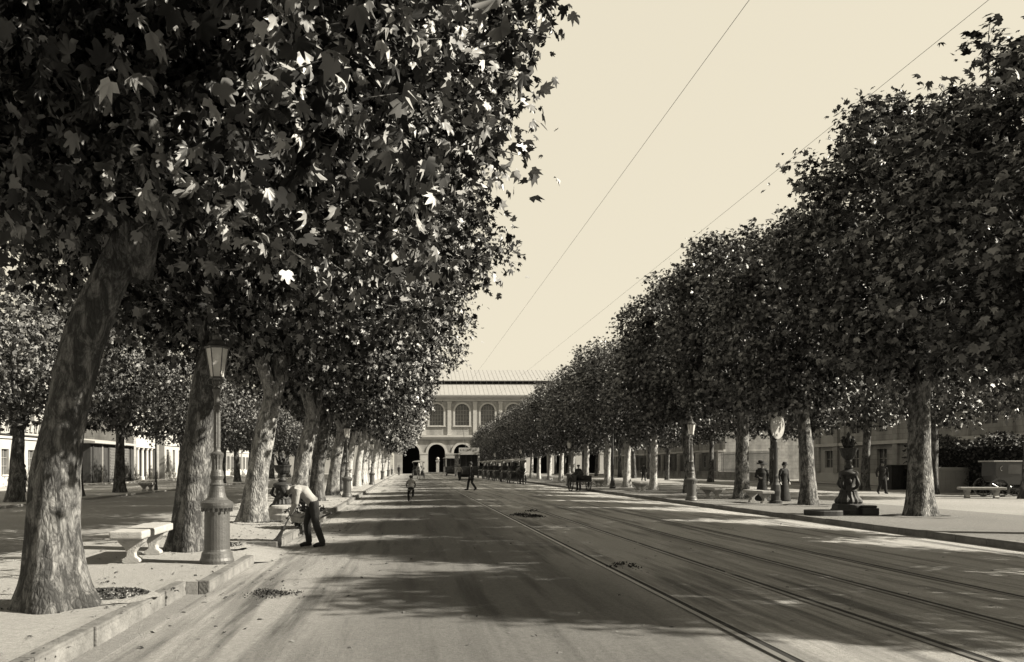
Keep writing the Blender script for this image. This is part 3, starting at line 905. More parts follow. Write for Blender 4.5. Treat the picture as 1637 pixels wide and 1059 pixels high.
# trim: archivolts, pilasters, cornices
for k, (cx, ww, zb, zs) in enumerate(ga):
    a = MB(); r = ww/2
    n = 16
    for i in range(n):
        t0, t1 = PI-PI*i/n, PI-PI*(i+1)/n
        a.prism([(cx+r*math.cos(t0), zs+r*math.sin(t0)), (cx+(r+.5)*math.cos(t0), zs+(r+.5)*math.sin(t0)),
                 (cx+(r+.5)*math.cos(t1), zs+(r+.5)*math.sin(t1)), (cx+r*math.cos(t1), zs+r*math.sin(t1))], 'y', -.12, .3)
    a.build('archivolt', M['trim'], st)
    b = MB(); xa = cx+r+.02; xb = cx+pitch-r-.02
    b.box(xa, xb, -.14, -.002, GZ, .6); b.box(xa+.15, xb-.15, -.1, -.002, .6, zs-.35); b.box(xa, xb, -.16, -.002, zs-.35, zs-.02)
    b.build('pier', M['trim'], st)
for k, (cx, ww, zb, zs) in enumerate(uw):
    wi = MB(); P = arch_pts(cx, ww, zb, zs)
    wi.prism(P, 'y', 1.1, 1.15)
    wo = wi.build('window', M['pane'], st)
    fr = MB(); r = ww/2
    for i in range(1, 5): fr.box(cx-r+ww*i/5-.04, cx-r+ww*i/5+.04, 1.0, 1.09, zb, zs+math.sqrt(max(0, r*r-(r-ww*i/5)**2)))
    for i in range(0, 6):
        z = zb+(zs-zb+r*.6)*i/5
        hw = r if z < zs else math.sqrt(max(.01, r*r-(z-zs)**2))
        fr.box(cx-hw, cx+hw, 1.01, 1.085, z-.035, z+.035)
    fr.build('frame', M['frame'], wo)
    a = MB(); n = 14
    for i in range(n):
        t0, t1 = PI-PI*i/n, PI-PI*(i+1)/n
        a.prism([(cx+r*math.cos(t0), zs+r*math.sin(t0)), (cx+(r+.35)*math.cos(t0), zs+(r+.35)*math.sin(t0)),
                 (cx+(r+.35)*math.cos(t1), zs+(r+.35)*math.sin(t1)), (cx+r*math.cos(t1), zs+r*math.sin(t1))], 'y', .38, .7)
    a.box(cx-r-.4, cx-r, .38, .498, zb-.1, zs); a.box(cx+r, cx+r+.4, .38, .498, zb-.1, zs); a.box(cx-r-.5, cx+r+.5, .3, .498, zb-.35, zb-.1)
    a.build('window_surround', M['trim'], wo)
    b = MB(); x = cx+pitch/2
    b.box(x-.5, x+.5, .25, .498, sz(696), sz(694)); b.box(x-.4, x+.4, .3, .498, sz(694), sz(645)); b.box(x-.5, x+.5, .25, .498, sz(645), sz(642))
    b.build('pilaster', M['trim'], st)
c = MB(); c.box(SX0-.3, SX1+.3, -.5, .5-.002, sz(699.5), sz(696)); c.box(SX0-.15, SX1+.15, -.25, .5-.002, sz(703), sz(699.5)); c.build('cornice', M['trim'], st)
c = MB(); c.box(SX0-.2, SX1+.2, .2, 1.3, sz(641.5), sz(638)); c.box(SX0-.6, SX1+.6, -.5, 1.4, sz(636), sz(632.5)); c.box(SX0-.4, SX1+.4, -.1, 1.4, sz(638), sz(636)); c.build('cornice', M['trim'], st)
gq = MB(); gq.box(SX0-.7, SX1+.7, -.62, -.502, sz(634), sz(632)); gq.build('gutter', M['zinc_seam'], st)
def roof_plane(y0, z0, y1, z1):
    m_ = MB(); m_.add([(SX0-.6,y0,z0),(SX1+.6,y0,z0),(SX1+.6,y1,z1),(SX0-.6,y1,z1),(SX0-.6,y0,z0-.15),(SX1+.6,y0,z0-.15),(SX1+.6,y1,z1-.15),(SX0-.6,y1,z1-.15)],
                  [(0,1,2,3),(4,7,6,5),(0,4,5,1),(1,5,6,2),(2,6,7,3),(3,7,4,0)])
    return m_
# sloping roofs rise away from the viewer
def yz(py, Y): return 1.5+(746-py)*Y/1300
r1 = roof_plane(-.5, sz(632), 7, yz(614, SY+7)); r1o = r1.build('roof', M['zinc'], st)
s = MB()
x = SX0-.5
za, zb_ = sz(632), yz(614, SY+7)
while x < SX1+.5:
    s.add([(x,-.5,za+.02),(x+.08,-.5,za+.02),(x+.08,7,zb_+.02),(x,7,zb_+.02),(x,-.5,za+.035),(x+.08,-.5,za+.035),(x+.08,7,zb_+.035),(x,7,zb_+.035)],[(0,3,2,1),(4,5,6,7),(0,1,5,4),(1,2,6,5),(2,3,7,6),(3,0,4,7)]); x += .95
s.build('roof_seam', M['zinc_seam'], r1o)
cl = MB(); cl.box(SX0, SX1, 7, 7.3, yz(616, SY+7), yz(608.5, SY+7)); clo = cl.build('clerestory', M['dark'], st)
s = MB(); x = SX0+.3
while x < SX1: s.box(x, x+.1, 6.88, 6.998, yz(614, SY+7), yz(608.5, SY+7)); x += 1.35
s.build('mullion', M['frame'], clo)
r2 = roof_plane(6.2, yz(608.5, SY+6.2), 15, yz(592, SY+15)); r2o = r2.build('upper_roof', M['zinc'], st)
s = MB(); x = SX0-.5; za, zb_ = yz(608.5, SY+6.2), yz(592, SY+15)
while x < SX1+.5:
    s.add([(x,6.2,za+.02),(x+.08,6.2,za+.02),(x+.08,15,zb_+.02),(x,15,zb_+.02),(x,6.2,za+.035),(x+.08,6.2,za+.035),(x+.08,15,zb_+.035),(x,15,zb_+.035)],[(0,3,2,1),(4,5,6,7),(0,1,5,4),(1,2,6,5),(2,3,7,6),(3,0,4,7)]); x += .95
s.build('roof_seam', M['zinc_seam'], r2o)
bk = MB(); bk.prism([(15, GZ), (15, yz(592, SY+15)-.16), (22, sz(620)), (22, GZ)], 'x', SX0+1.1, SX1-1.1); bk.build('rear_hall', M['facade'], st)
# low step / kerb and inner statue plinth in front of the station
b = MB(); b.box(sx(676), sx(712), -5, -2, GZ-.05, .25)
tag(b.build('kerb_island', M['gravel']), kind='structure'); bpy.data.objects['kerb_island'].location = (0, SY, 0)
b = MB(); b.box(sx(697), sx(701.5), -1.8, -1.2, GZ, 2.6); b.box(sx(696), sx(702.5), -1.9, -1.1, 2.6, 2.8); b.sphere((sx(699.3), -1.5, 3.15), .35, 10, 8); o = b.build('stone_bollard', M['stone']); o.location = (0, SY, 0)
tag(o, 'pale stone pedestal standing in the middle station arch', 'pedestal')
# pale side wall left of the station
b = MB(); b.box(-34, SX0-.6, 0, .5, GZ, 6.2); b.box(-34.2, SX0-.6, -.1, .6, 6.2, 6.45)
for k in range(8):
    x = -32+k*3.4; b.box(x, x+.5, -.12, -.002, GZ, 6.1)
o = b.build('boundary_wall', M['wall_w']); o.location = (0, SY-6, 0)
tag(o, 'pale boundary wall left of the station seen between far trunks', 'wall')

# ------------------------------------------------------------------ side buildings
def facade_building(name, label, x, y0, y1, h, side, wallm, bays, storeys, winw=1.1, roof=True, base=.8, arched=False, depth=9, cat='building', shutter=True, z1st=1.0, wh=2.2, sh=3.6):
    """facade plane at x, facing +X (side=+1) or -X (side=-1), running y0..y1"""
    e = empty(name, (x, y0, 0)); tag(e, label, cat)
    s = side; L_ = y1-y0
    def bx(m_, a, b, ya, yb, za, zb): m_.box(min(a*s, b*s), max(a*s, b*s), ya, yb, za, zb)
    w = MB()
    bw = L_/bays
    rows = []
    for k in range(storeys):
        zb = z1st+k*sh; rows.append((zb, min(zb+wh, h-.5)))
    # wall pieces between openings
    z = GZ
    cuts = []
    for zb, zt in rows:
        bx(w, 0, -.4, 0, L_, z, zb)
        for i in range(bays+1):
            ya = 0 if i == 0 else (i-.5)*bw+winw/2
            yb = L_ if i == bays else (i+.5)*bw-winw/2
            bx(w, 0, -.4, ya, yb, zb, zt)
        z = zt
    bx(w, 0, -.4, 0, L_, z, h)
    bx(w, -.4, -depth, 0, .4, GZ, h); bx(w, -.4, -depth, L_-.4, L_, GZ, h); bx(w, -depth, -depth-.4, 0, L_, GZ, h)
    w.build('wall', wallm, e)
    t = MB(); bx(t, .003, .08, 0, L_, GZ, base)
    bx(t, .003, .3, -.05, L_+.05, h-.35, h); bx(t, .003, .12, 0, L_, z1st+sh-.7, z1st+sh-.5)
    t.build('cornice', M['trim'] if wallm is not M['wall_g'] else wallm, e)
    for zb, zt in rows:
        for i in range(bays):
            yc = (i+.5)*bw
            g = MB(); bx(g, -.25, -.22, yc-winw/2, yc+winw/2, zb, zt)
            wo = g.build('window', M['pane'], e)
            f = MB(); bx(f, -.2, -.15, yc-.03, yc+.03, zb, zt)
            for q in (.33, .66): bx(f, -.2, -.16, yc-winw/2, yc+winw/2, zb+(zt-zb)*q-.02, zb+(zt-zb)*q+.02)
            f.build('frame', M['frame'], wo)
            if shutter:
                for sg in (-1, 1):
                    h_ = MB(); a = yc+sg*winw/2; b_ = yc+sg*(winw/2+.5)
                    bx(h_, .02, .06, min(a, b_), max(a, b_), zb, zt)
                    zz = zb+.1
                    while zz < zt-.1: bx(h_, .06, .075, min(a, b_)+.05, max(a, b_)-.05, zz, zz+.05); zz += .14
                    h_.build('shutter', M['shutter'], wo)
            sl = MB(); bx(sl, .003, .14, yc-winw/2-.1, yc+winw/2+.1, zb-.12, zb)
            sl.build('sill', M['trim'], wo)
    if roof:
        r = MB()
        P = [(0+.35, h), (-depth/2, h+2.2), (-depth-.6, h)]
        P = [(a*s, b) for a, b in P]
        r.prism(P, 'y', -.2, L_+.2)
        r.build('roof', M['zinc_seam'], e)
    return e

# left side
A = facade_building('white_house', 'white house with a lettered band seen left of the big leaning trunk', -30, 50, 71, 10, 1, M['wall_w'], 5, 3, wh=1.9, z1st=.9, sh=3.4, shutter=False)
sg = MB(); sg.box(.13,.2, 9.5, 20.5, 3.95, 5.05); so = sg.build('sign_band', M['cream'], A)
lt = MB(); rr = random.Random(9)
yy = 10.2
while yy < 20:
    k = rr.choice([0,1,2])
    w_ = .62
    lt.prism([(yy, 4.12), (yy+.1, 4.12), (yy+.35, 4.82), (yy+.25, 4.82)], 'x', .2, .23)
    if k: lt.prism([(yy+.3, 4.12), (yy+.4, 4.12), (yy+.6, 4.82), (yy+.5, 4.82)], 'x', .2, .23)
    if k != 1: lt.box(.2, .232, yy+.15, yy+.5, 4.12, 4.2)
    if k == 2: lt.box(.2, .231, yy+.25, yy+.6, 4.72, 4.82)
    yy += w_+.12
lt.build('lettering', M['ink'], so)
rl = MB(); rl.box(.13,.24, 9.3, 20.7, 3.86, 3.93); rl.box(.13,.24, 9.3, 20.7, 5.07, 5.15); rl.build('moulding', M['wood_d'], so)

# dark wooden stall with louvred shutters
e = empty('wooden_stall', (-28.6, 73.2, 0)); tag(e, 'low dark wooden stall with louvred panels and pale roof edge on the far left', 'stall')
m_ = MB(); m_.box(-2.6,-.02,0,11.6,GZ,3.6); m_.build('wall', M['wood_d'], e)
for ya, yb, mm in ((4.6,6.6,'shutter'),(7.6,9.8,'shutter')):
    h_ = MB(); h_.box(-.01,.05,ya,yb,.3,3.3)
    zz = .4
    while zz < 3.2: h_.box(.05,.085,ya+.08,yb-.08,zz,zz+.13); zz += .27
    h_.build('louvred_panel', M[mm], e)
for yq in (.4, 2.6, 4.2, 7.1, 10.4):
    h_ = MB(); h_.box(-.01,.09,yq,yq+.14,GZ,3.5); h_.build('post', M['cream'] if yq == 2.6 else M['wood_d'], e)
h_ = MB(); h_.prism([(.5,3.62),(.5,3.78),(-2.9,4.2),(-2.9,4.04)], 'y', -.3, 11.9); h_.build('roof', M['canvas'], e)

P_ = empty('portal_building', (-30, 86, 0)); tag(P_, 'stone portal with columns and entablature beyond the far left trees', 'building')
w = MB(); w.box(-8,-.6,0,13,GZ,9); w.build('wall', M['wall_m'], P_)
for ya_ in (2, 10.1):
    w = MB(); w.box(-.6,.25,ya_,ya_+.9,GZ,5.4); w.build('pilaster', M['wall_g'], P_)
for yq in (4.3, 5.9, 7.5, 9.0):
    c = MB(); c.lathe([(.28,0),(.28,.3),(.2,.4),(.18,3.3),(.26,3.45),(.27,3.6)], 14, c=(-.1, yq)); c.build('column', M['trim'], P_)
w = MB(); w.box(-.6,.2,2.9,10.1,3.6,4.2); w.box(-.6,.45,1.8,11.2,5.4,5.7); w.box(-.6,.15,2.9,10.1,4.2,5.0); w.prism([(1.8,5.7),(6.5,7.3),(11.2,5.7)], 'x', -.6, .3); w.build('entablature', M['trim'], P_)
w = MB(); w.box(-.62,-.55,2.9,10.1,GZ,3.6); w.build('doorway', M['dark'], P_)

E1 = facade_building('striped_front_house', 'pale house front with tall narrow openings right of the portal', -30, 100, 124, 9.5, 1, M['wall_w'], 9, 2, winw=1.0, wh=3.0, sh=4.2, z1st=.6, shutter=False)
E2 = facade_building('grey_house', 'grey stone house farther along the left side', -30, 124.6, 146, 11, 1, M['wall_m'], 7, 3)
E3 = facade_building('end_house', 'pale end house on the left side nearest the station', -30, 146.6, 168, 9, 1, M['wall_w'], 7, 2)
A0 = facade_building('near_house', 'house at the far left edge, mostly hidden by the nearest trunk', -30, 26, 49.4, 9, 1, M['wall_m'], 7, 2)

# right side: long garden front
def prefecture(name, label, y0, y1, h, wallm, bayw=4.6, ledge=3.4):
    e = empty(name, (40.5, y0, 0)); tag(e, label, 'building')
    L_ = y1-y0
    n = max(1, int(round(L_/bayw))); bw = L_/n
    w = MB()
    # facade faces -X: openings per bay
    z = GZ
    w.box(0,.5,0,L_,GZ,1.4)
    for i in range(n+1):
        ya = 0 if i == 0 else (i-.5)*bw+.75; yb = L_ if i == n else (i+.5)*bw-.75
        w.box(0,.5,ya,yb,1.4,ledge-.4)
    w.box(0,.5,0,L_,ledge-.4,ledge+1.1)
    for i in range(n+1):
        ya = 0 if i == 0 else (i-.5)*bw+.8; yb = L_ if i == n else (i+.5)*bw-.8
        w.box(0,.5,ya,yb,ledge+1.1,ledge+4.2)
    w.box(0,.5,0,L_,ledge+4.2,h)
    w.box(.5,9,0,.5,GZ,h); w.box(.5,9,L_-.5,L_,GZ,h); w.box(9,9.5,0,L_,GZ,h)
    w.build('wall', wallm, e)
    for nm_, d_, za_, zb_ in (('base_course', .12, GZ, .9), ('ledge', .25, ledge, ledge+.28), ('eaves', .35, h-.5, h)):
        t = MB(); t.box(-d_,-.003,-.1,L_+.1,za_,zb_); t.build(nm_, M['trim'], e)
    for i in range(n+1):
        y = min(max(i*bw, .35), L_-.35)
        p = MB(); p.box(-.2,-.003,y-.35,y+.35,.9,ledge); p.box(-.18,-.003,y-.3,y+.3,ledge+.28,h-.5); p.build('pilaster', M['wall_m'], e)
    for i in range(n):
        yc = (i+.5)*bw
        for za, zb, hw in ((1.4, ledge-.4, .75), (ledge+1.1, ledge+4.2, .8)):
            g = MB(); g.box(.25,.28,yc-hw,yc+hw,za,zb); wo = g.build('window', M['pane'], e)
            f = MB(); f.box(.17,.22,yc-.04,yc+.04,za,zb); f.box(.17,.21,yc-hw,yc+hw,(za+zb)/2-.03,(za+zb)/2+.03); f.box(.17,.22,yc-hw,yc-hw+.07,za,zb); f.box(.17,.22,yc+hw-.07,yc+hw,za,zb)
            f.build('frame', M['frame'], wo)
    r = MB(); r.prism([(-.4, h), (5, h+2.4), (9.9, h)], 'y', -.2, L_+.2); r.build('roof', M['zinc_seam'], e)
    return e
prefecture('long_stone_building', 'long stone building with pilasters behind the right fountain and the walking man', 46, 76, 10, M['wall_m'])
prefecture('white_pavilion', 'bright white pavilion just right of the round tram sign', 76.5, 84, 9, M['wall_w'], bayw=3.7)
prefecture('far_stone_building', 'weathered stone building seen between the trunks left of the round sign', 104, 138, 11, M['wall_g'])
prefecture('last_stone_building', 'last stone building on the right side towards the station', 139, 168, 10, M['wall_m'])

def railing(name, lab, x, y0, y1, h=2.6):
    e = empty(name, (x, y0, 0)); tag(e, lab, 'fence')
    L_ = y1-y0
    b = MB(); b.box(-.25,.25,0,L_,GZ,.75); b.box(-.3,.3,0,L_,.75,.85); b.build('low_wall', M['wall_g'], e)
    g = MB(); y = .2
    while y < L_: g.box(-.015,.015,y-.015,y+.015,.85,h); y += .2
    g.box(-.02,.02,0,L_,1.05,1.1); g.box(-.02,.02,0,L_,h-.3,h-.25); g.build('railing_bars', M['iron_dark'], e)
    y = 0
    while y <= L_+.1:
        p = MB(); p.box(-.32,.32,y-.3,y+.3,GZ,h+.1); p.box(-.38,.38,y-.36,y+.36,h+.1,h+.25); p.build('pillar', M['wall_m'], e); y += L_/max(1, round(L_/7))
    return e
railing('iron_railing', 'iron railing on a low wall with stone pillars, right side left of the round sign', 38.6, 86, 138, 3.2)

# dark hedge behind the promenade at the right edge
def hedge(x0, x1, y0, y1, h, lab, seed):
    rs = np.random.RandomState(seed)
    n = 5200
    pos = np.stack([rs.uniform(x0,x1,n), rs.uniform(y0,y1,n), rs.uniform(.0,1,n)**.8*h], 1)
    face = rs.randint(0,3,n)
    pos[:,0] = np.where(face == 0, x0+rs.uniform(-.1,.25,n), pos[:,0]); pos[:,1] = np.where(face == 1, y0+rs.uniform(-.1,.25,n), pos[:,1])
    pos[:,2] = np.where(face == 2, h+rs.uniform(-.3,.25,n)+.25*np.sin(pos[:,1]*1.3), pos[:,2])
    ax = rs.normal(size=(n,3)); nr = rs.normal(size=(n,3))+np.array([-.8,-.4,.5])
    me = leaves_mesh('hedge', pos, ax, nr, rs.uniform(.1,.24,n), 1, M['hedge'])
    o = bpy.data.objects.new('foliage', me); COL.objects.link(o)
    e = empty('hedge'); tag(e, lab, 'hedge'); o.parent = e
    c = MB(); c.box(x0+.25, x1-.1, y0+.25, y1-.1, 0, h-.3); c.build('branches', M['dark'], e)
hedge(32.0, 33.2, 41.5, 52.5, 2.9, 'tall dark clipped hedge behind the black carriage at the right edge', 5)
# pale crate like stall front and dark kiosk
b = MB(); b.box(0,2.4,0,.9,-.0,1.25); b.box(-.06,2.46,-.06,.96,1.25,1.45)
for k in range(9): b.box(.05+k*.29, .07+k*.29, -.02, -.002, .05, 1.2)
o = b.build('market_stand', M['cream'], bevel=.01); o.location = (30.55, 46.8, 0); tag(o, 'pale boarded stand behind the nearest right trunk, left of the promenade bench', 'stand')
b = MB(); b.box(0,3.0,0,1.2,0,1.5); b.box(-.08,3.08,-.08,1.28,1.5,1.6)
for k in range(5): b.box(.1+k*.6,.13+k*.6,-.03,-.002,.1,1.4)
o = b.build('storage_chest', M['wood_d'], bevel=.01); o.location = (31.2, 52.5, 0); tag(o, 'dark wooden chest between the walking man and the nearest right trunk', 'chest')

# ------------------------------------------------------------------ vehicles
def wheel(parent, x, y, r, mat_, w=.05, n=12):
    """wheel in the YZ plane, centre height r"""
    t = MB(); k = 28
    vs = []; fs = []
    for i in range(k):
        a = 2*PI*i/k; c, s = math.cos(a), math.sin(a)
        for (rr_, ww) in ((r, -w/2), (r, w/2), (r-.07, w/2), (r-.07, -w/2)):
            vs.append((x+ww, y+rr_*c, r+rr_*s))
    for i in range(k):
        j = (i+1) % k
        for q in range(4): fs.append((i*4+q, i*4+(q+1)%4, j*4+(q+1)%4, j*4+q))
    t.add(vs, fs)
    o = t.build('wheel', mat_, parent)
    s_ = MB(); s_.m = Matrix.Translation((x, y, r)) @ Matrix.Rotation(PI/2, 4, 'Y')
    s_.lathe([(.06,-w*1.4),(.075,-w),(.075,w),(.06,w*1.4)], 12)
    s_.m = Matrix.Identity(4)
    for i in range(n):
        a = 2*PI*i/n
        s_.tube([(x, y+.05*math.cos(a), r+.05*math.sin(a)), (x, y+(r-.06)*math.cos(a), r+(r-.06)*math.sin(a))], [.02,.015], 5)
    s_.build('spokes', mat_, o)
    return o

def make_cab(roofm):
    """open horse cab under a pale canvas top, front towards -Y"""
    e = empty('horse_cab')
    b = MB()
    b.prism([(-.15,.62),(-.25,.95),(.35,.92),(.45,.62),(.95,.62),(1.05,1.0),(1.75,1.15),(1.85,.95),(1.6,.5),(.1,.42)], 'x', -.6, .6)
    b.build('body', M['coach'], e, bevel=.02)
    s = MB(); s.box(-.5,.5,1.05,1.55,1.16,1.24); s.box(-.5,.5,1.55,1.68,1.16,1.62); s.box(-.45,.45,-.2,.2,.96,1.08); s.build('seat', M['cloth_m'], e, bevel=.02)
    for sx_ in (-.58, .58):
        for yy in (-.2, 1.7):
            p = MB(); p.tube([(sx_,yy,.9),(sx_,yy,2.06)], [.022,.022], 6); p.build('post', M['coach'], e)
    r = MB()
    P = [(-.75,2.06),(-.72,2.16),(-.4,2.25),(0,2.29),(.4,2.25),(.72,2.16),(.75,2.06),(.75,1.95),(.72,1.95),(.71,2.1),(-.71,2.1),(-.72,1.95),(-.75,1.95)]
    r.prism(P, 'y', -.6, 2.0)
    r.build('canvas_top', roofm, e)
    for sx_ in (-.72, .72):
        wheel(e, sx_, 1.25, .5, M['coach']); wheel(e, sx_, -.25, .38, M['coach'])
    a = MB()
    a.tube([(-.72,1.25,.5),(.72,1.25,.5)], [.03,.03], 6); a.tube([(-.72,-.25,.38),(.72,-.25,.38)], [.03,.03], 6); a.tube([(0,-.25,.42),(0,1.25,.45)], [.035,.035], 6); a.build('axle', M['coach'], e)
    a = MB()
    for sx_ in (-.42, .42): a.tube([(sx_,-.25,.55),(sx_,-1.0,.85),(sx_*1.0,-3.0,1.15)], [.025,.025,.02], 6)
    a.build('shaft', M['wood_d'], e)
    l = MB(); l.box(.62,.74,-.12,0,1.15,1.4); l.box(-.74,-.62,-.12,0,1.15,1.4); l.build('carriage_lamp', M['iron_pale'], e)
    return e

def make_horse(matl):
    """facing -Y, withers at 1.5 m, hooves at z=0; origin under the chest centre"""
    e = empty('horse')
    b = MB()
    b.tube([(0,.95,1.28),(0,.8,1.26),(0,.5,1.18),(0,.1,1.12),(0,-.3,1.16),(0,-.55,1.22),(0,-.72,1.24)], [.12,.27,.3,.31,.3,.26,.14], 16, sq=1.15)
    b.tube([(0,-.55,1.3),(0,-.8,1.55),(0,-1.0,1.78),(0,-1.08,1.86)], [.24,.17,.125,.1], 12, sq=1.2)
    b.tube([(0,-1.02,1.9),(0,-1.18,1.8),(0,-1.38,1.58),(0,-1.5,1.46)], [.1,.115,.08,.06], 12)
    for sx_ in (-.05, .05): b.tube([(sx_,-1.03,1.93),(sx_*1.3,-1.04,2.06)], [.03,.006], 6)
    for sx_, st_ in ((-.14, .1), (.14, -.08)):
        b.tube([(sx_,-.5,1.1),(sx_,-.5+st_*.5,.8),(sx_,-.48+st_,.55),(sx_,-.46+st_,.2),(sx_,-.5+st_,.06),(sx_,-.52+st_,0)], [.13,.085,.055,.04,.05,.06], 10)
        b.tube([(sx_,.75,1.15),(sx_,.6-st_*.5,.85),(sx_,.86-st_,.55),(sx_,.78-st_,.2),(sx_,.74-st_,.06),(sx_,.72-st_,0)], [.2,.13,.065,.042,.05,.06], 10)
    remeshed(b, 'body', matl, e, .025, 2)
    t = MB(); t.tube([(0,1.0,1.32),(0,1.12,1.1),(0,1.1,.75),(0,1.06,.5)], [.04,.07,.07,.02], 8); t.build('tail', M['hair'], e, smooth=True)
    m_ = MB(); m_.prism([(-.5,1.52),(-.75,1.76),(-1.0,1.98),(-1.06,1.98),(-.98,1.8),(-.8,1.56),(-.6,1.36)], 'x', -.04, .04); m_.build('mane', M['hair'], e)
    h = MB(); h.lathe([(.22,-.03),(.26,0),(.22,.03)], 14); 
    hm = MB(); hm.m = Matrix.Translation((0,-.66,1.33)) @ Matrix.Rotation(R(48), 4, 'X')
    k = 18
    for i in range(k):
        a0, a1 = 2*PI*i/k, 2*PI*(i+1)/k
        hm.tube([(.2*math.cos(a0), .3*math.sin(a0), 0), (.2*math.cos(a1), .3*math.sin(a1), 0)], [.04,.04], 6)
    hm.build('collar', M['coach'], e, smooth=True)
    return e

cab = make_cab(M['canvas'])
hor = make_horse(M['horse'])
horw = copy_tree(hor)
for c in kids(horw):
    if c.name.startswith('body'):
        c.data = c.data.copy(); c.data.materials.clear(); c.data.materials.append(M['horse_w'])
cabs = [(9.9, 74, .02), (9.9, 80.5, -.03), (9.85, 87, 0), (9.9, 93.5, .03), (9.9, 100, 0), (9.85, 106.5, 0)]
cl_ = ['nearest of the parked horse cabs with pale tops along the right kerb'] + ['%s horse cab back in the line parked along the right kerb' % ORD[k] for k in range(1, 6)]
hl_ = ['dark horse harnessed to the nearest cab of the right kerb line'] + ['dark horse standing before the %s cab of the right kerb line' % ORD[k] for k in range(1, 6)]
RG = GZ+.03
for k, (x, y, rz) in enumerate(cabs):
    z = GZ+.012+camber(x)
    o = cab if k == 0 else copy_tree(cab)
    o.location = (x, y, z); o.rotation_euler.z = rz; tag(o, cl_[k], 'horse cab', 'horse cabs waiting at the right kerb')
    h = hor if k == 0 else copy_tree(hor)
    h.location = (x, y-2.2, z); h.rotation_euler.z = rz; tag(h, hl_[k], 'horse', 'cab horses')
o = copy_tree(cab); o.location = (1.25, 102, GZ+.012+camber(1.2)); tag(o, 'horse cab with pale top coming along the left half of the road', 'horse cab'); o['group'] = 'horse cabs on the avenue'
h = horw; h.location = (1.25, 99.8, GZ+.012+camber(1.2)); tag(h, 'pale horse pulling the oncoming cab on the left half of the road', 'horse', 'cab horses')

# black closed carriage on the promenade (right edge)
def closed_carriage():
    e = empty('closed_carriage')
    b = MB(); b.prism([(-.75,.75),(-.85,1.05),(-.85,1.72),(.85,1.72),(.85,1.05),(.7,.75),(.2,.62),(-.3,.62)], 'x', -.62, .62); b.build('body', M['coach'], e, bevel=.02)
    r = MB(); r.box(-.7,.7,-.98,.98,1.722,1.79); r.build('roof', M['cream'], e, bevel=.015)
    for s in (-1, 1):
        w_ = MB(); w_.box(min(s*.622,s*.63), max(s*.622,s*.63), -.3,.3,1.15,1.6); w_.build('window', M['pane'], e)
    w_ = MB()
    # small white ornament on the dark panel
    for i in range(10):
        a0, a1 = -1.2+i*.28, -1.2+(i+1)*.28
        w_.tube([(-.64,.55+.1*math.cos(a0),1.4+.12*math.sin(a0)),(-.64,.55+.1*math.cos(a1),1.4+.12*math.sin(a1))], [.018,.018], 5)
    w_.build('ornament', M['cream'], e)
    for sx_ in (-.72,.72):
        wheel(e, sx_, .72, .47, M['coach']); wheel(e, sx_, -.75, .38, M['coach'])
    a = MB(); a.tube([(-.72,.72,.47),(.72,.72,.47)],[.03,.03],6); a.tube([(-.72,-.75,.38),(.72,-.75,.38)],[.03,.03],6); a.tube([(0,-.75,.42),(0,.72,.5)],[.04,.04],6); a.build('axle', M['coach'], e)
    s_ = MB(); s_.box(-.5,.5,-1.25,-.9,1.0,1.1); s_.box(-.5,.5,-1.4,-1.25,.7,1.05); s_.build('driver_seat', M['wood_d'], e, bevel=.01)
    return e
cc_ = closed_carriage(); cc_.location = (29.6, 40.2, -.005); cc_.rotation_euler.z = R(82)
tag(cc_, 'black closed carriage with spoked wheels on the promenade at the right edge', 'carriage')

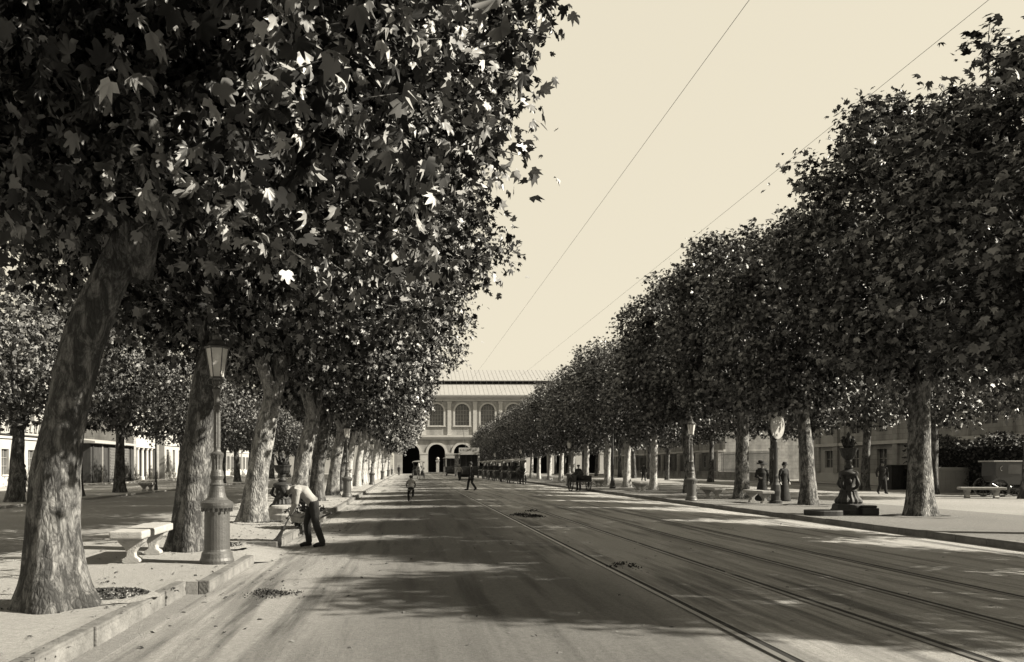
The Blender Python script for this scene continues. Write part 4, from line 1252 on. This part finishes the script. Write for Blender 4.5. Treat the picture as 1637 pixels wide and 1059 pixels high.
def make_tram():
    """electric tram, front end towards -Y"""
    e = empty('tram')
    b = MB(); b.box(-1.1,1.1,0,7.0,.55,1.45); b.box(-1.0,1.0,-.9,0,.6,.72); b.prism([(-.95,.72),(-1.0,1.5),(-.9,1.5),(-.86,.72)], 'x', -.95, .95); b.build('body', M['tram'], e, bevel=.02)
    for y in [0.0, 1.1, 2.2, 3.3, 4.4, 5.5, 6.88]:
        for sx_ in (-1, 1):
            p = MB(); xa = sx_*1.05; p.box(min(xa, xa+.05*sx_), max(xa, xa+.05*sx_), y, y+.12, 1.45, 2.75); p.build('window_post', M['tram'], e)
    for sx_ in (-.9,-.3,.3,.9):
        p = MB(); p.tube([(sx_,-.9,1.5),(sx_,-.9,2.8)], [.035,.035], 6); p.build('platform_post', M['tram'], e)
    for sx_ in (-1, 1):
        g = MB(); g.box(min(sx_*1.06,sx_*1.075), max(sx_*1.06,sx_*1.075), .12, 6.88, 1.5, 2.7); g.build('side_glass', M['pane'], e)
    g = MB(); g.box(-.95,.95,.04,.07,.72,2.75); g.build('front_bulkhead', M['wood_d'], e)
    r = MB(); r.prism([(-1.2,2.76),(-1.15,2.92),(-.7,3.05),(0,3.1),(.7,3.05),(1.15,2.92),(1.2,2.76)], 'y', -1.2, 7.3); r.build('roof', M['cream'], e)
    s = MB(); s.box(-1.1,1.1,-1.1,-1.04,3.0,3.52); so = s.build('sign_board', M['cream'], e)
    t = MB(); rr = random.Random(2); x = -.95
    while x < .9:
        w_ = rr.uniform(.05,.13); t.box(x, x+w_*.45, -1.105, -1.1, 3.14, 3.14+rr.choice([.2,.24,.22])); 
        if rr.random() < .5: t.box(x, x+w_, -1.106, -1.1, 3.14, 3.18)
        x += w_+.06
    t.build('lettering', M['ink'], so)
    h = MB(); h.m = Matrix.Translation((0,-1.01,1.15)) @ Matrix.Rotation(PI/2,4,'X'); h.lathe([(.11,-.02),(.12,.03),(.1,.07)],14); h.build('headlight', M['iron_pale'], e)
    for sx_ in (-.72,.72):
        for y in (2.4, 4.6):
            w_ = MB(); w_.m = Matrix.Translation((sx_, y, .38)) @ Matrix.Rotation(PI/2,4,'Y'); w_.lathe([(.38,-.05),(.38,.05)], 24); w_.build('wheel', M['iron_dark'], e)
    u_ = MB(); u_.box(-.8,.8,1.8,5.2,.3,.55); u_.build('truck_frame', M['iron_dark'], e)
    p = MB(); p.lathe([(.25,3.08),(.2,3.2),(.08,3.3)], 10, c=(0,3.4)); p.tube([(0,3.4,3.25),(-.2,6.0,5.9)], [.03,.02], 6); p.build('trolley_pole', M['iron_dark'], e)
    return e
tram = make_tram(); zt = GZ+.03+camber(6.3)
tram.location = (6.55, 89, zt); tag(tram, 'dark electric tram with a pale lettered board, nearer of the two trams', 'tram', 'trams before the station')
t2 = copy_tree(tram); t2.location = (6.9, 128, zt); tag(t2, 'farther dark tram left behind the nearer one, before the station arcade', 'tram', 'trams before the station')

# ------------------------------------------------------------------ people
def hand(mb, w, d, side, curl=.6, nrm=Vector((0,1,0))):
    """palm and five fingers at wrist w pointing along d"""
    d = d.normalized(); a = d.cross(nrm)
    if a.length < .1: a = d.orthogonal()
    a.normalize(); c = a.cross(d).normalized()
    pc = w+d*.05
    mb.tube([w-d*.01, w+d*.03, w+d*.085], [.026,.036,.036], 8, sq=.55)
    for i, l in enumerate((.066,.078,.072,.055)):
        o = a*(.03-.02*i)*side
        p0 = w+d*.075+o; p1 = p0+d*l*.45; p2 = p1+(d*(1-curl)+c*curl).normalized()*l*.35; p3 = p2+(d*(.6-curl)+c*curl*1.4).normalized()*l*.3
        mb.tube([p0,p1,p2,p3], [.0105,.0098,.009,.007], 6)
    p0 = w+d*.025+a*.03*side; p1 = p0+(a*side*.6+d*.7).normalized()*.035; p2 = p1+(d*.9+c*.5).normalized()*.032
    mb.tube([p0,p1,p2], [.014,.012,.009], 6)

def person(label, loc, rz, J={}, h=1.75, top='cloth_d', legs='cloth_d', hat=None, dress=False, sleeves=True, voxel=.013, group=None, coat=False, beard=False):
    """body facing +Y; J overrides joints (given for a 1.75 m figure)"""
    s = h/1.75
    D = dict(pel=(0,0,.93), che=(0,.02,1.27), nek=(0,.01,1.46), hed=(0,.03,1.62),
             shL=(-.185,0,1.41), shR=(.185,0,1.41), elL=(-.25,-.02,1.12), elR=(.25,-.02,1.12), wrL=(-.25,.06,.87), wrR=(.25,.06,.87),
             hiL=(-.09,0,.9), hiR=(.09,0,.9), knL=(-.1,.02,.49), knR=(.1,.02,.49), anL=(-.1,-.03,.08), anR=(.1,-.03,.08),
             toL=(-.12,.15,.03), toR=(.12,.15,.03), look=(0,1,-.05))
    D.update(J)
    D = {k: Vector(v) for k, v in D.items()}
    e = empty('person', loc, rz); e.scale = (s, s, s)
    tag(e, label, 'person', group)
    b = MB()
    def limb(pts, rad, n=10, sq=1.0): b.tube([D[p] if isinstance(p, str) else p for p in pts], rad, n, sq=sq)
    lk = D['look'].normalized(); H = D['hed']
    up = (H-D['nek']).normalized()
    b.tube([D['pel']-Vector((0,0,.06)), D['pel']+Vector((0,0,.05)), D['pel'].lerp(D['che'],.5), D['che'], D['nek'].lerp(D['che'],.25)], [.12,.155,.135,.16,.10], 14, sq=.72)
    b.tube([D['shL'], D['nek']-Vector((0,0,.05)), D['shR']], [.065,.085,.065], 10)
    b.tube([D['nek']-up*.05, D['nek'], H-up*.04], [.062,.055,.055], 10)
    # head
    b.m = Matrix.Translation(H)
    side = lk.cross(up).normalized(); fw = up.cross(side).normalized()
    rot = Matrix((side, fw, up)).transposed().to_4x4()
    if fw.dot(lk) < 0: rot = Matrix((side, -fw, up)).transposed().to_4x4()
    b.m = Matrix.Translation(H) @ rot
    b.sphere((0,-.008,.02), (.076,.094,.105), 14, 10); b.sphere((0,.025,-.055), (.052,.062,.062), 12, 8)
    b.tube([(0,.085,.02),(0,.105,-.012),(0,.098,-.03)], [.009,.016,.014], 6)
    for q in (-1, 1):
        b.sphere((q*.078,-.005,-.005), (.012,.02,.03), 8, 6)
    b.tube([(-.03,.085,.03),(.03,.085,.03)], [.012,.012], 6)
    b.tube([(-.022,.084,-.058),(.022,.084,-.058)], [.01,.01], 6)
    hm = b.m.copy(); b.m = Matrix.Identity(4)
    for q, si in (('L',-1),('R',1)):
        limb(['sh'+q, D['sh'+q].lerp(D['el'+q],.5), 'el'+q, D['el'+q].lerp(D['wr'+q],.35), 'wr'+q], [.055,.046,.038,.038,.026])
        limb(['hi'+q, D['hi'+q].lerp(D['kn'+q],.4), 'kn'+q, D['kn'+q].lerp(D['an'+q],.35), 'an'+q], [.095,.08,.055,.056,.036])
        hand(b, D['wr'+q], D['wr'+q]-D['el'+q], si, .75 if 'grip' in J else .45, nrm=Vector((0,1,.2)))
        b.tube([D['an'+q]-(D['to'+q]-D['an'+q])*.25-Vector((0,0,.02)), D['an'+q]-Vector((0,0,.03)), D['to'+q]], [.035,.042,.03], 8)
    remeshed(b, 'body', M['skin'], e, voxel if voxel > .011 else .0085, 2)
    # clothing
    c = MB()
    if dress:
        c.tube([Vector((0,0,.02)), Vector((0,0,.3)), Vector((0,0,.7)), D['pel']+Vector((0,0,.06)), D['pel']+Vector((0,0,.14))], [.33,.28,.2,.15,.13], 20, sq=.85)
        remeshed(c, 'skirt', M[legs], e, .02, 2)
    else:
        for q in 'LR':
            c.tube([D['hi'+q]+Vector((0,0,.06)), D['hi'+q].lerp(D['kn'+q],.4), D['kn'+q], D['kn'+q].lerp(D['an'+q],.4), D['an'+q]+Vector((0,0,.0))], [.11,.098,.076,.074,.068], 10)
        c.tube([D['pel']-Vector((0,0,.07)), D['pel'], D['pel'].lerp(D['che'],.25)], [.13,.165,.155], 12, sq=.8)
        remeshed(c, 'trousers', M[legs], e, .016, 2)
    c = MB()
    t0 = D['pel'].lerp(D['che'], -.55 if coat else -.05)
    c.tube([t0, D['pel'].lerp(D['che'],.15), D['pel'].lerp(D['che'],.5), D['che'], D['nek'].lerp(D['che'],.22), D['nek']-up*.015], [.19 if coat else .165,.17,.158,.182,.12,.07], 14, sq=.76)
    c.tube([D['shL'], D['nek']-Vector((0,0,.05)), D['shR']], [.08,.1,.08], 10)
    for q in 'LR':
        c.tube([D['sh'+q], D['sh'+q].lerp(D['el'+q],.5), D['el'+q], D['el'+q].lerp(D['wr'+q],.5), D['el'+q].lerp(D['wr'+q],.92)], [.072,.064,.055,.05,.042], 10)
    remeshed(c, 'coat' if coat else ('blouse' if dress else 'shirt'), M[top], e, .014, 2)
    c = MB()
    for q in 'LR':
        dd = D['to'+q]-D['an'+q]
        c.tube([D['an'+q]-dd*.3-Vector((0,0,.035)), D['an'+q]-Vector((0,0,.02)), D['to'+q].lerp(D['an'+q],.4), D['to'+q]+dd*.12], [.042,.052,.046,.03], 9)
    if not dress: c.build('shoes', M['cloth_d'], e, smooth=True)
    hr = MB(); hr.m = hm
    hr.sphere((0,-.02,.035), (.085,.098,.1), 12, 8)
    if dress: hr.sphere((0,-.1,.03), (.05,.05,.05), 8, 6)
    hr.build('hair', M['hair'], e, smooth=True)
    ey = MB(); ey.m = hm
    for q in (-1, 1): ey.sphere((q*.03,.083,.008), .009, 6, 5)
    ey.build('eyes', M['hair'], e)
    if hat:
        ht = MB(); ht.m = hm @ Matrix.Rotation(R(-4), 4, 'X')
        if hat == 'wide': ht.lathe([(.24,.075),(.25,.085),(.24,.095),(.115,.1),(.11,.17),(.08,.2),(.01,.205)], 20); ht.sphere((.08,-.02,.17), (.1,.08,.07), 8, 6); mm = M['cloth_d']
        elif hat == 'bowler': ht.lathe([(.135,.055),(.142,.065),(.098,.07),(.1,.12),(.08,.165),(.01,.18)], 18); mm = M['cloth_d']
        elif hat == 'straw': ht.lathe([(.15,.06),(.155,.07),(.1,.075),(.095,.15),(.01,.155)], 18); mm = M['straw']
        else: ht.lathe([(.1,.04),(.105,.06),(.11,.1),(.08,.13),(.01,.135)], 16); ht.tube([(0,.09,.06),(0,.14,.045)], [.05,.03], 8, sq=.3); mm = M['cloth_d']
        ht.build('hat', mm, e, smooth=True)
    return e

zr = lambda x: GZ+.012+camber(x)
# the street sweeper, bent over his broom, facing left
sw = person('street sweeper in pale shirt and dark trousers bent over his broom by the left kerb', (-1.97, 16.35, zr(-1.97)), R(100),
    J=dict(pel=(0,-.05,.90), che=(0,.14,1.13), nek=(0,.33,1.21), hed=(0,.47,1.17), shL=(-.18,.27,1.19), shR=(.18,.27,1.17),
           elL=(-.2,.30,.90), elR=(.19,.34,.88), wrL=(-.02,.42,.66), wrR=(.04,.33,.80), hiL=(-.09,-.06,.87), hiR=(.09,-.04,.87),
           knL=(-.11,-.1,.48), knR=(.1,.07,.47), anL=(-.12,-.24,.09), anR=(.11,.02,.08), toL=(-.13,-.07,.03), toR=(.12,.19,.03), look=(0,.6,-.9), grip=(0,0,0)),
    h=1.72, top='cloth_w', legs='cloth_d', hat='cap', voxel=.009)
v = MB()
# dark waistcoat sides hang over the shirt
v.tube([(0,.02,.98),(0,.14,1.10),(0,.27,1.16)], [.165,.186,.15], 12, sq=.5)
br = empty('broom', (-1.97, 16.35, zr(-1.97)), R(100)); tag(br, 'twig broom held by the bent street sweeper', 'broom')
m_ = MB(); m_.tube([(.03,.22,1.0),(.03,.33,.78),(.02,.42,.6),(.0,.56,.32)], [.016]*4, 8); m_.build('handle', M['wood_d'], br)
m_ = MB(); rr = random.Random(8)
for k in range(150):
    a = rr.uniform(0, 2*PI); q = rr.uniform(0, 1)**.5
    m_.tube([(.0+.02*math.cos(a), .54+.02*math.sin(a), .38), (.05*math.cos(a)*q, .63+.05*math.sin(a), .2), (.09*math.cos(a)*q*1.2, .74+.17*math.sin(a)*q, .015+rr.uniform(0,.04))], [.005,.005,.003], 3)
m_.lathe([(.02,.33),(.035,.36),(.03,.42)], 10, c=(.0,.545))
m_.build('twigs', M['twig'], br)

person('woman in a long black dress and wide hat standing by the round sign', (15.35, 35.3, 0), R(165), J=dict(wrR=(.12,.22,1.05), elR=(.28,.05,1.1)), h=1.68, dress=True, hat='wide', voxel=.016)
person('person in black half hidden behind the post of the round sign', (16.25, 35.2, 0), R(200), h=1.66, dress=True, hat='bowler', voxel=.016)
walkJ = dict(hiL=(-.09,0,.9), knL=(-.1,.14,.5), anL=(-.1,.2,.1), toL=(-.11,.37,.06), knR=(.1,-.02,.48), anR=(.1,-.28,.13), toR=(.11,-.14,.03), elL=(-.3,-.1,1.14), wrL=(-.3,-.08,.88), elR=(.3,.02,1.13), wrR=(.31,.16,.9))
person('man in dark jacket walking on the promenade towards the camera', (25.75, 44.2, 0), R(172), J=walkJ, h=1.78, hat='bowler', coat=True, voxel=.016)
person('man in dark suit stepping across the tram rails in the middle of the road', (3.9, 50.6, zr(3.9)), R(60), J=walkJ, h=1.76, hat='bowler', coat=True, voxel=.016)
person('person in pale shirt in the road just before the nearer tram', (5.25, 84, zr(5.2)), R(150), J=walkJ, h=1.68, top='cloth_w', hat='straw', voxel=.02)
person('distant dark person under the right row trees beyond a stone bench', (24.0, 83, 0), R(180), J=walkJ, h=1.76, coat=True, hat='bowler', voxel=.02)
person('person standing on the left pavement in the far distance near the station', (-1.9+.15, 149, zr(-1.8)), R(170), h=1.74, coat=True, hat='bowler', voxel=.02)
person('thin figure standing on the far left side before the white house', (-23.6, 50, -.1), R(120), h=1.7, coat=True, hat='bowler', voxel=.02)
sit = dict(pel=(0,0,.5), che=(0,.0,.85), nek=(0,.01,1.04), hed=(0,.03,1.2), shL=(-.185,0,1.0), shR=(.185,0,1.0), elL=(-.24,.05,.74), elR=(.24,.05,.74), wrL=(-.15,.28,.68), wrR=(.15,.28,.68),
           hiL=(-.09,.02,.5), hiR=(.09,.02,.5), knL=(-.12,.42,.52), knR=(.12,.42,.52), anL=(-.12,.45,.1), anR=(.12,.45,.1), toL=(-.13,.6,.05), toR=(.13,.6,.05))
person('coachman in white jacket driving the oncoming cab', (1.25, 101.95, GZ+.012+camber(1.2)+.52), R(180), J=sit, h=1.72, top='cloth_w', hat='straw', voxel=.02)
person('coachman in black on the nearest cab of the right kerb line', (9.9, 73.95, zr(9.9)+.52), R(180), J=sit, h=1.72, hat='bowler', voxel=.02)

# boy on a bicycle, seen from behind
bx_, by_ = .1, 34.0
cy = empty('bicycle', (bx_, by_, zr(bx_)), 0); tag(cy, 'small bicycle ridden by the boy in the middle of the road', 'bicycle'); cy.scale = (.72,.72,.72)
def bwheel(y):
    t = MB(); k = 28
    pts = [(0, y+.33*math.cos(2*PI*i/k), .33+.33*math.sin(2*PI*i/k)) for i in range(k+1)]
    t.tube(pts, [.016]*(k+1), 6); o = t.build('wheel', M['iron_dark'], cy)
    s = MB()
    for i in range(14):
        a = 2*PI*i/14; s.tube([(0,y,.33),(0,y+.32*math.cos(a),.33+.32*math.sin(a))],[.003,.003],3)
    s.build('spokes', M['steel'], o)
bwheel(-.5); bwheel(.5)
f = MB()
for a, b_ in [((0,-.5,.33),(0,-.05,.28)),((0,-.05,.28),(0,-.2,.85)),((0,-.2,.8),(0,.33,.82)),((0,-.05,.28),(0,.36,.72)),((0,-.5,.33),(0,-.18,.76)),((0,.5,.33),(0,.33,.95))]: f.tube([a,b_],[.014,.014],6)
f.build('frame', M['iron_dark'], cy)
f = MB(); f.tube([(-.24,.2,.98),(-.15,.3,1.0),(0,.34,.96),(.15,.3,1.0),(.24,.2,.98)],[.012]*5,6); f.build('handlebar', M['steel'], cy)
f = MB(); f.sphere((0,-.24,.88),(.09,.14,.04),10,6); f.build('saddle', M['cloth_d'], cy)
f = MB(); f.lathe([(.08,-.01),(.08,.01)],14); f.m = Matrix.Identity(4)
f = MB(); f.tube([(-.12,-.05,.14),(-.05,-.05,.28),(.05,-.05,.28),(.12,-.05,.42)],[.01]*4,5); f.build('pedals', M['iron_dark'], cy)
person('boy in a pale shirt riding a small bicycle away along the road', (bx_, by_, zr(bx_)), 0,
   J=dict(pel=(0,-.22,.96), che=(0,-.06,1.26), nek=(0,.04,1.43), hed=(0,.09,1.58), shL=(-.17,.02,1.38), shR=(.17,.02,1.38), elL=(-.28,.08,1.16), elR=(.28,.08,1.16), wrL=(-.25,.2,1.04), wrR=(.25,.2,1.04),
          hiL=(-.09,-.2,.92), hiR=(.09,-.2,.92), knL=(-.15,.16,.6), knR=(.14,.14,.78), anL=(-.13,-.02,.22), anR=(.12,-.03,.48), toL=(-.13,.12,.17), toR=(.12,.12,.44)),
   h=1.2, top='cloth_w', legs='cloth_d', hat='cap', voxel=.016)

# wheelbarrow heaped with swept leaves near the sweeper
wb = empty('wheelbarrow', (-2.45, 19.7, GZ+.02), R(25)); tag(wb, 'wheelbarrow heaped with sweepings just right of the street sweeper', 'wheelbarrow')
m_ = MB(); m_.prism([(-.45,.55),(-.3,.28),(.35,.28),(.6,.6)], 'x', -.3, .3); m_.build('tray', M['wall_g'], wb, bevel=.01)
m_ = MB()
for sx_ in (-.25,.25): m_.tube([(sx_*.5,.85,.2),(sx_,.3,.28),(sx_*1.1,-.95,.55)], [.022]*3, 6)
m_.build('handles', M['wood_d'], wb)
m_ = MB()
for sx_ in (-.22,.22): m_.tube([(sx_,-.3,.3),(sx_,-.35,0)], [.022]*2, 6)
m_.build('leg', M['wood_d'], wb); wheel(wb, 0, .8, .2, M['wood_d'], n=6)
rs = np.random.RandomState(3); n = 1500
pos = np.stack([rs.normal(0,.15,n), rs.normal(.05,.24,n), np.zeros(n)], 1)
pos[:,2] = .55+.42*np.exp(-(pos[:,0]**2/.05+pos[:,1]**2/.12))*rs.uniform(.2,1,n)
me = leaves_mesh('sweepings', pos, rs.normal(size=(n,3)), rs.normal(size=(n,3))+np.array([0,0,.6]), rs.uniform(.06,.15,n), 3, M['leaf_s'])
o = bpy.data.objects.new('sweepings', me); COL.objects.link(o); o.parent = wb

# handcart near the right kerb
hc = empty('handcart', (11.0, 52.3, GZ+.03), R(8)); tag(hc, 'dark two wheeled handcart by the right kerb beyond the lamp', 'handcart')
m_ = MB(); m_.box(-.5,.5,-.8,.8,.62,.7); m_.box(-.52,-.48,-.8,.8,.7,1.05); m_.box(.48,.52,-.8,.8,.7,1.05); m_.box(-.48,.48,.77,.8,.7,1.05); m_.build('body', M['wood_d'], hc, bevel=.01)
m_ = MB()
for k in range(9):
    m_.sphere((rnd.uniform(-.3,.3), rnd.uniform(-.6,.6), .9+rnd.uniform(0,.25)), (.2,.24,.18), 8, 6)
m_.build('load', M['cloth_d'], hc, smooth=True)
for sx_ in (-.6,.6): wheel(hc, sx_, 0, .5, M['wood_d'])
m_ = MB()
for sx_ in (-.4,.4): m_.tube([(sx_,-.8,.66),(sx_,-1.7,.5)], [.025]*2, 6)
m_.build('shaft', M['wood_d'], hc)
person('man in dark clothes standing beside the handcart at the right kerb', (11.3, 54.0, zr(11.2)), R(150), h=1.72, coat=True, hat='cap', voxel=.018)

# ------------------------------------------------------------------ litter, dung, heaps (nobody could count the specks)
def lumps(name, spots, matl, lab, cat=None, kind='stuff', r=.07):
    rs = np.random.RandomState(len(spots)+3); PP = []
    for x, y, n in spots:
        n *= 9
        dx = rs.normal(0, .13, n); dy = rs.normal(0, .15, n)
        bump = np.exp(-(dx**2+dy**2)/.03)*r*1.6
        for i in range(n):
            xx = x+dx[i]; PP.append((xx, y+dy[i], zr(xx)+.01+bump[i]*rs.uniform(.2, 1)))
    PP = np.array(PP); n = len(PP)
    me = leaves_mesh(name, PP, rs.normal(size=(n,3)), rs.normal(size=(n,3))+np.array([0,0,.8]), rs.uniform(.3,1.2,n)*r, 3, matl)
    o = bpy.data.objects.new(name, me); COL.objects.link(o); tag(o, lab, cat, kind=kind); return o
lumps('dung', [(3.75,24.2,34),(3.35,25.0,16),(3.6,24.9,12),(4.1,27,8),(3.2,12.2,8)], M['dung'], 'dark droppings scattered between the tram rails', 'dung', r=.05)
lumps('debris', [(-1.72,10.2,34),(-1.85,10.35,12),(-1.5,10.1,8)], M['dung'], 'small dark heap of sweepings on the road near the left kerb', 'debris', r=.028)
rs = np.random.RandomState(12); n = 900
X = np.concatenate([rs.uniform(-6.5,-2.8,n), rs.normal(-2.2,.5,n//2), rs.uniform(-2,11,n//2)])
Y = np.concatenate([rs.uniform(5,40,n), rs.uniform(5,45,n//2), rs.uniform(6,35,n//2)])
Z = np.array([(zr(x)+.012 if x > -2.6 else .022) for x in X])
nn = len(X)
me = leaves_mesh('litter', np.stack([X,Y,Z],1), rs.normal(size=(nn,3))*np.array([1,1,.15]), rs.normal(size=(nn,3))*.25+np.array([0,0,1]), rs.uniform(.02,.07,nn), 3, M['leaf_s'])
o = bpy.data.objects.new('fallen_leaves', me); COL.objects.link(o); tag(o, 'scattered small fallen leaves and twigs on pavement and road', 'fallen leaves', kind='stuff')

# ------------------------------------------------------------------ world, sun, camera
EL, AZ = R(34), R(12)          # sun from the right, a little behind the camera
w = bpy.data.worlds.new('World'); scene.world = w; w.use_nodes = True
nt = w.node_tree; N = nt.nodes; L = nt.links
bg = N['Background']
sk = N.new('ShaderNodeTexSky'); sk.sky_type = 'NISHITA'; sk.sun_disc = False
sk.sun_elevation = EL; sk.sun_rotation = R(90)+AZ
sk.air_density = 1.0; sk.dust_density = 3.0
bw_ = N.new('ShaderNodeRGBToBW'); L.new(sk.outputs['Color'], bw_.inputs['Color'])
mp = N.new('ShaderNodeMath'); mp.operation = 'MULTIPLY_ADD'; mp.inputs[1].default_value = .16; mp.inputs[2].default_value = 3.7
L.new(bw_.outputs['Val'], mp.inputs[0])
mx = N.new('ShaderNodeMix'); mx.data_type = 'RGBA'; mx.blend_type = 'MULTIPLY'; mx.inputs['Factor'].default_value = 1
L.new(mp.outputs[0], mx.inputs[6]); mx.inputs[7].default_value = (1.0, .912, .715, 1)
L.new(mx.outputs[2], bg.inputs['Color']); bg.inputs['Strength'].default_value = .068

sd = bpy.data.lights.new('sun', 'SUN'); sd.energy = 5.0; sd.angle = R(.5); sd.color = (1.0, .93, .79)
so = bpy.data.objects.new('sun', sd); COL.objects.link(so)
dirv = Vector((math.cos(EL)*math.cos(AZ), -math.cos(EL)*math.sin(AZ), math.sin(EL)))
so.rotation_euler = dirv.to_track_quat('Z', 'Y').to_euler()

cd = bpy.data.cameras.new('camera'); cam = bpy.data.objects.new('camera', cd); COL.objects.link(cam)
cam.location = (0, 0, 1.5); cam.rotation_euler = (PI/2, 0, 0)
cd.sensor_width = 36; cd.lens = 1300/1637*36
cd.shift_x = (818.5-653)/1637; cd.shift_y = (746-529.5)/1637
cd.clip_end = 3000; cd.clip_start = .05
scene.camera = cam
vs = scene.view_settings
vs.view_transform = 'Standard'; vs.look = 'None'; vs.gamma = 1; vs.use_curve_mapping = False
vs.exposure = 1.6
scene.render.engine = 'CYCLES'
scene.cycles.max_bounces = 5; scene.cycles.diffuse_bounces = 2; scene.cycles.glossy_bounces = 2; scene.cycles.transparent_max_bounces = 8
scene.cycles.use_denoising = True
